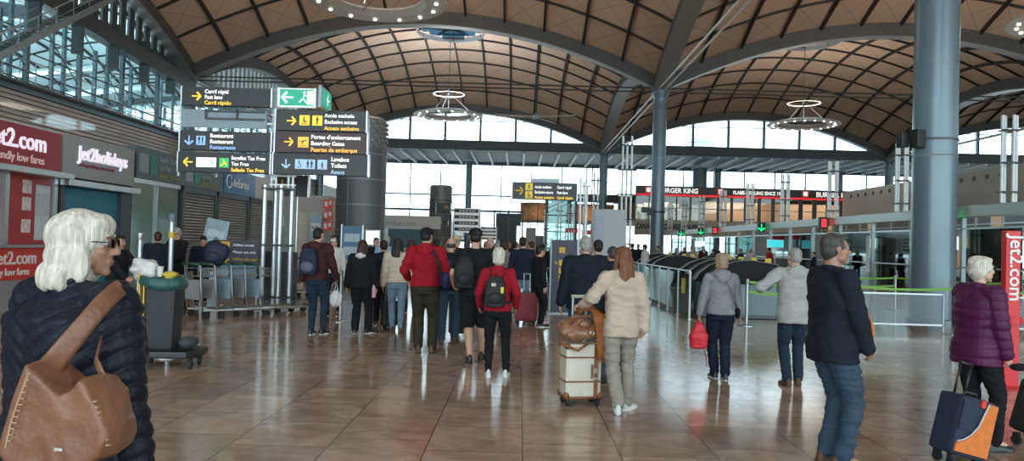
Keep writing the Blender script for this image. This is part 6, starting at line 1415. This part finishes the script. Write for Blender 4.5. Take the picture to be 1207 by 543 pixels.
# 10 red jacket man
p = person('man in a black cap and bright red hooded jacket with dark olive patched trousers', (X(502, 11), 11), .0, 1.80, 1.08, SK1, ('undercap', HD), head=(-.2, .0), cap_=('cap', CAPM), top=dict(m=REDC, hem=.93, fat=.022, kind='hooded', amp=.007), bottom=dict(m=OLIVE, kind='trousers', fat=.008), feet=((.12, .05, 0, 0, -.15), (-.07, .0, 0, 0, .15)), arms=(((.27, .2, 1.02), (-.2, .8, -.3), (-.4, .3, .8), .5, None), ((-.27, .2, 1.02), (.2, .8, -.3), (.4, .3, .8), .5, None)), shoes=(BROWNSH, BLACK), vox=.009, face=False, seed=91)
t = worn(p, 'shoulder_bag', 'dark bag with crossing strap on the right side of the red jacket man', 'bag'); MB().tube([(.05, -.03, 1.51), (.12, -.13, 1.42), (.2, -.17, 1.25), (.24, -.12, 1.1)], [(.022, .005)] * 4, 8).build('strap', BLACK, t); mb = MB(); mb.ball((.30, -.06, 1.02), (.07, .13, .13)); put(remesh(mb, .01, 2, folds(.006, 2)), 'body', fab('dark_blue_purple_pack', (.03, .03, .09), .6), t)
# 11 balding man beside him with colourful backpack
p = person('balding man in jeans between the red jacket and the man in shorts', (X(531, 12.0), 12.0), .0, 1.66, 1.05, SK1, ('bald', HSP), head=(.2, .1), top=dict(m=DBLUE, hem=.88, fat=.02), bottom=dict(m=JEAN), shoes=(BROWNSH, BLACK), vox=.012, face=False, seed=101)
backpack(p, 'blue and purple backpack worn by the balding man in jeans', fab('blue_pack_nylon', (.03, .05, .17), .6), (-.04, -.2, 1.18), .15, .08, .2, fab('purple_pack_nylon', (.10, .03, .12), .6))
# 12 beige puffer
p = person('long dark haired person in beige puffer jacket and light jeans', (X(469, 13.3), 13.3), .15, 1.64, 1.02, SK1, ('long', HD), head=(-.4, .05), top=dict(m=BEIGEP, hem=.93, fat=.035, kind='jacket', amp=.003, quilt=(.10, 0, .008)), bottom=dict(m=LJEAN, kind='slim', fat=.004), feet=((.08, -.14, 0, 0, -.1), (-.07, .14, 0, 0, .1)), shoes=(BROWNSH, BROWNSH), vox=.011, female=True, face=False, seed=111)
person('person in black with dark boots mostly hidden left of the beige puffer jacket', (X(452, 14.2), 14.2), .3, 1.60, 1.0, SK1, ('short', HD), top=dict(m=DBLUE, hem=.8), bottom=dict(m=BLKC), feet=((.09, -.2, .03, -.5, 0), (-.09, .2, 0, 0, 0)), vox=.014, face=False, seed=112)
# 13 woman in black
p = person('woman with long dark red hair and white hood lining in an all black outfit', (X(427, 13.0), 13.0), -.08, 1.585, 1.14, SK1, ('long', HR), head=(.0, .1), top=dict(m=BLKC, hem=.86, fat=.03, kind='hoodie', amp=.006), bottom=dict(m=BLKC, kind='trousers', fat=.012), feet=((.13, .08, 0, 0, -.5), (-.09, -.04, 0, 0, .1)), shoes=(BLACK, WHITE), vox=.011, female=True, face=False, seed=121)
t = worn(p, 'tote_bag', 'white hood lining scarf showing at the nape of the woman in black', 'scarf'); t.name = 'white_scarf'; mb = MB(); mb.ball((0, -.135, 1.46), (.07, .06, .06)); mb.capsule((.06, -.12, 1.46), (-.06, -.12, 1.46), .04); put(remesh(mb, .01, 2, folds(.005, 2)), 'cloth', WHITEC, t)
# 14 man with navy backpack
p14 = person('dark haired man in maroon jacket and jeans with a navy backpack', (X(374, 12.7), 12.7), -.10, 1.775, 1.02, SK1, ('crop', HD), head=(-.3, .05), top=dict(m=MAROON, hem=.90, fat=.022, kind='hooded', amp=.006), bottom=dict(m=DJEAN, kind='slim', fat=.006), feet=((.10, .08, 0, 0, -.2), (-.06, -.02, 0, 0, .0)), arms=(((.27, .16, .92), (-.1, .6, -.7), (-.2, .8, .4), .8, None), HANG()[1]), vox=.010, face=False, seed=131)
backpack(p14, 'navy and grey backpack on the man in the maroon jacket', fab('navy_pack_nylon', (.018, .024, .05), .6), (-.07, -.21, 1.2), .15, .09, .21, fab('grey_pack_nylon', (.11, .12, .16), .6))
w_ = p14.wr[0]; t = thing('plastic_bag', 'white plastic carrier bag hanging from the maroon jacket man\'s right hand', 'plastic bag', (w_[0], w_[1], w_[2])); crumple((0, 0, -.30), (.10, .07, .15), 33, .2).build('bag', mat('white_plastic_film', (.62, .60, .58), .3), t, smooth=True); MB().tube([(-.03, 0, -.17), (0, 0, .0), (.03, 0, -.17)], .010, 6).build('handle', mat('white_plastic_film', (.62, .60, .58), .3), t)
# 15 facing woman
person('dark haired woman with glasses in pale top facing the camera behind a post', (X(394, 15.8), 15.8), PI - .2, 1.68, .96, SK1, ('long', HD), head=(.1, .0), top=dict(m=WHITEC, hem=.92, fat=.008, kind='tee', amp=.004), bottom=dict(m=DBLUE), vox=.012, glasses=True, female=True, seed=141)
# 16/17 pair by the shutters
person('person in a navy coat seen from behind in front of the green glass shop', (X(184, 15.2), 15.2), .3, 1.64, 1.08, SK1, ('short', HR), top=dict(m=NAVYC, hem=.72, fat=.034, kind='coat'), bottom=dict(m=BLKC), shoes=(WSHOE, WHITE), vox=.012, face=False, seed=151)
person('grey haired man with glasses in black jacket looking down by the shutters', (X(207, 16.4), 16.4), PI - .35, 1.74, 1.04, SK1, ('short', HG), head=(.0, .35), top=dict(m=BLKC, hem=.84, fat=.024), bottom=dict(m=DBLUE), arms=(((.12, .28, 1.08), (-.7, .5, 0), (0, .3, 1), .7, None), ((-.12, .28, 1.06), (.7, .5, 0), (0, .3, 1), .7, None)), vox=.012, glasses=True, seed=161)
person('person in dark blue leaning over the luggage trolleys beside the glasses man', (X(226, 16.9), 17.4), PI + .5, 1.60, 1.05, SK1, ('short', HD), head=(0, .5), lean=.25, top=dict(m=DBLUE, hem=.84, fat=.03), bottom=dict(m=BLKC), vox=.014, face=False, seed=162)
# 18 cleaner behind the cart
person('dark haired cleaner in black mostly hidden behind the close white haired woman', (X(137, 12.0) , 12.0), -1.9, 1.56, 1.0, SK2, ('short', HD), head=(.2, .15), top=dict(m=BLKC, hem=.84, fat=.02), bottom=dict(m=BLKC), arms=(((.15, .36, 1.0), (-.1, .9, -.2), (-.5, .2, .8), .7, None), ((-.2, .40, 1.02), (.1, .9, -.2), (.5, .2, .8), .7, None)), vox=.010, seed=171)
# queue in the middle distance: (px, Y, H, rz, top, bottom, hair, cap, label)
Q = [(455, 17.5, 1.70, .2, BLUEW, DBLUE, ('short', HG), None, 'person in pale blue jacket just left of the beige puffer'),
     (443, 20, 1.66, PI, BLKC, BLKC, ('short', HD), None, 'person in black beside the lit white screen'),
     (537, 16.0, 1.74, -.8, REDC, DBLUE, ('short', HG), ('hat', STRAW), 'person in a straw sun hat and red top deeper in the queue'),
     (577, 16.5, 1.72, PI, fab('dusty_rose_cotton', (.30, .12, .12)), BLKC, ('none', HG), None, 'bald man facing the camera behind the man in shorts'),
     (596, 18.2, 1.62, .2, fab('plaid_like_grey', (.20, .17, .16)), DJEAN, ('short', HR), None, 'person in a muted grey shirt right of the bald man'),
     (607, 20.5, 1.66, -.3, MAROON, BLKC, ('short', HD), None, 'person in maroon behind the grey shirt person'),
     (616, 16.2, 1.75, .0, DBLUE, LJEAN, ('short', HD), None, 'man in a dark blue jacket just beyond the red suitcase'),
     (636, 14.9, 1.58, -1.2, BLKC, BLKC, ('short', HD), None, 'person all in black right of the red suitcase'),
     (626, 21, 1.68, .5, fab('rust_cotton', (.22, .07, .03)), BLKC, ('short', HR), None, 'person in rust brown deeper in the queue'),
     (562, 21, 1.62, -.4, BLKC, DJEAN, ('long', HB), None, 'long haired person hidden behind the man in shorts'),
     (515, 18.5, 1.66, .1, BLUEW, BLKC, ('short', HD), None, 'person in pale blue behind the red jacket'),
     (485, 17.0, 1.62, .4, fab('faded_green_cotton', (.06, .12, .10)), BLKC, ('long', HR), None, 'person in faded green between the beige and red jackets'),
     (705, 12.2, 1.70, .1, BLKC, BLKC, ('short', HD), None, 'dark clothed person in front of the navy coat man'),
     (722, 10.9, 1.60, .1, DBLUE, BLKC, ('short', HSP), None, 'dark clothed person partly behind the auburn haired woman')]
for i, (px, Y, H_, rz_, tm, bm2, hr, cp, lb) in enumerate(Q):
    person(lb, (X(px, Y), Y), rz_, H_, 1.04, SK1, hr, head=(.2 * math.sin(i), .08), cap_=cp, feet=((.09, .12 - .1 * (i % 3), 0, 0, -.15), (-.09, -.12 + .08 * (i % 4), 0, 0, .15)), top=dict(m=tm, hem=.84, fat=.02, kind=('jacket', 'hoodie', 'coat')[i % 3]), bottom=dict(m=bm2), vox=.015, face=(rz_ == PI), seed=200 + i)
far = [(640, 27, .3, BLKC, 'person in black in the far queue right of the red suitcase'), (600, 28, PI, DBLUE, 'person facing the camera in the far queue'), (586, 27, .1, MAROON, 'person in dark red in the far queue'), (652, 31, 2.2, GREYC, 'person in grey by the dark notice board'), (613, 33, 1.2, BLKC, 'far person before the louvred panels'), (572, 32, PI, CREAMC, 'far person in cream behind the bald man'),
       (760, 30, 1.0, WHITEC, 'far person in white left of the middle column foot'), (752, 37, 2.5, BLKC, 'far person in black left of the middle column'), (797, 37, .4, BLKC, 'far person in black right of the middle column foot'), (806, 42, 2.8, DBLUE, 'far person in dark blue above the gate hoods'), (815, 36, PI, GREYC, 'far person in grey facing the camera above the gate hoods'), (828, 44, .2, MAROON, 'far person in maroon left of the hoodie woman'), (840, 40, 2.0, BLKC, 'far person in black behind the hoodie woman head'),
       (872, 36, 1.7, BLKC, 'far person in black right of the hoodie woman head'), (884, 43, PI, WHITEC, 'far person in white with dark trousers under the middle lettering'), (906, 41, .7, REDC, 'far person in red under the cyan screen'), (958, 38, 1.2, DBLUE, 'far person in dark blue right of the pale jacket man'), (1148, 31, PI, BLKC, 'security guard in black with a dark peaked cap behind the white desk'), (775, 45, 2.1, GREYC, 'far person in grey behind the middle column'), (745, 34.6, .2, DBLUE, 'far person in navy under the coffee lettering'), (535, 34, .2, BLKC, 'far person in black beside the departure board')]
for i, (px, Y, rz_, tm, lb) in enumerate(far):
    person(lb, (X(px, Y), Y), rz_, 1.62 + .05 * (i % 4), 1.04, (SK1, SK2)[i % 2], (('short', 'crop', 'long')[i % 3], (HD, HR, HG)[i % 3]), head=(.3 * math.sin(i * 2), .05), cap_=('cap', CAPM) if 'guard' in lb else None, top=dict(m=tm, hem=.84, fat=.02, kind=('jacket', 'coat')[i % 2]), bottom=dict(m=(BLKC, DJEAN, DBLUE)[i % 3]), vox=.022, face=False, seed=300 + i, group='distant passengers')
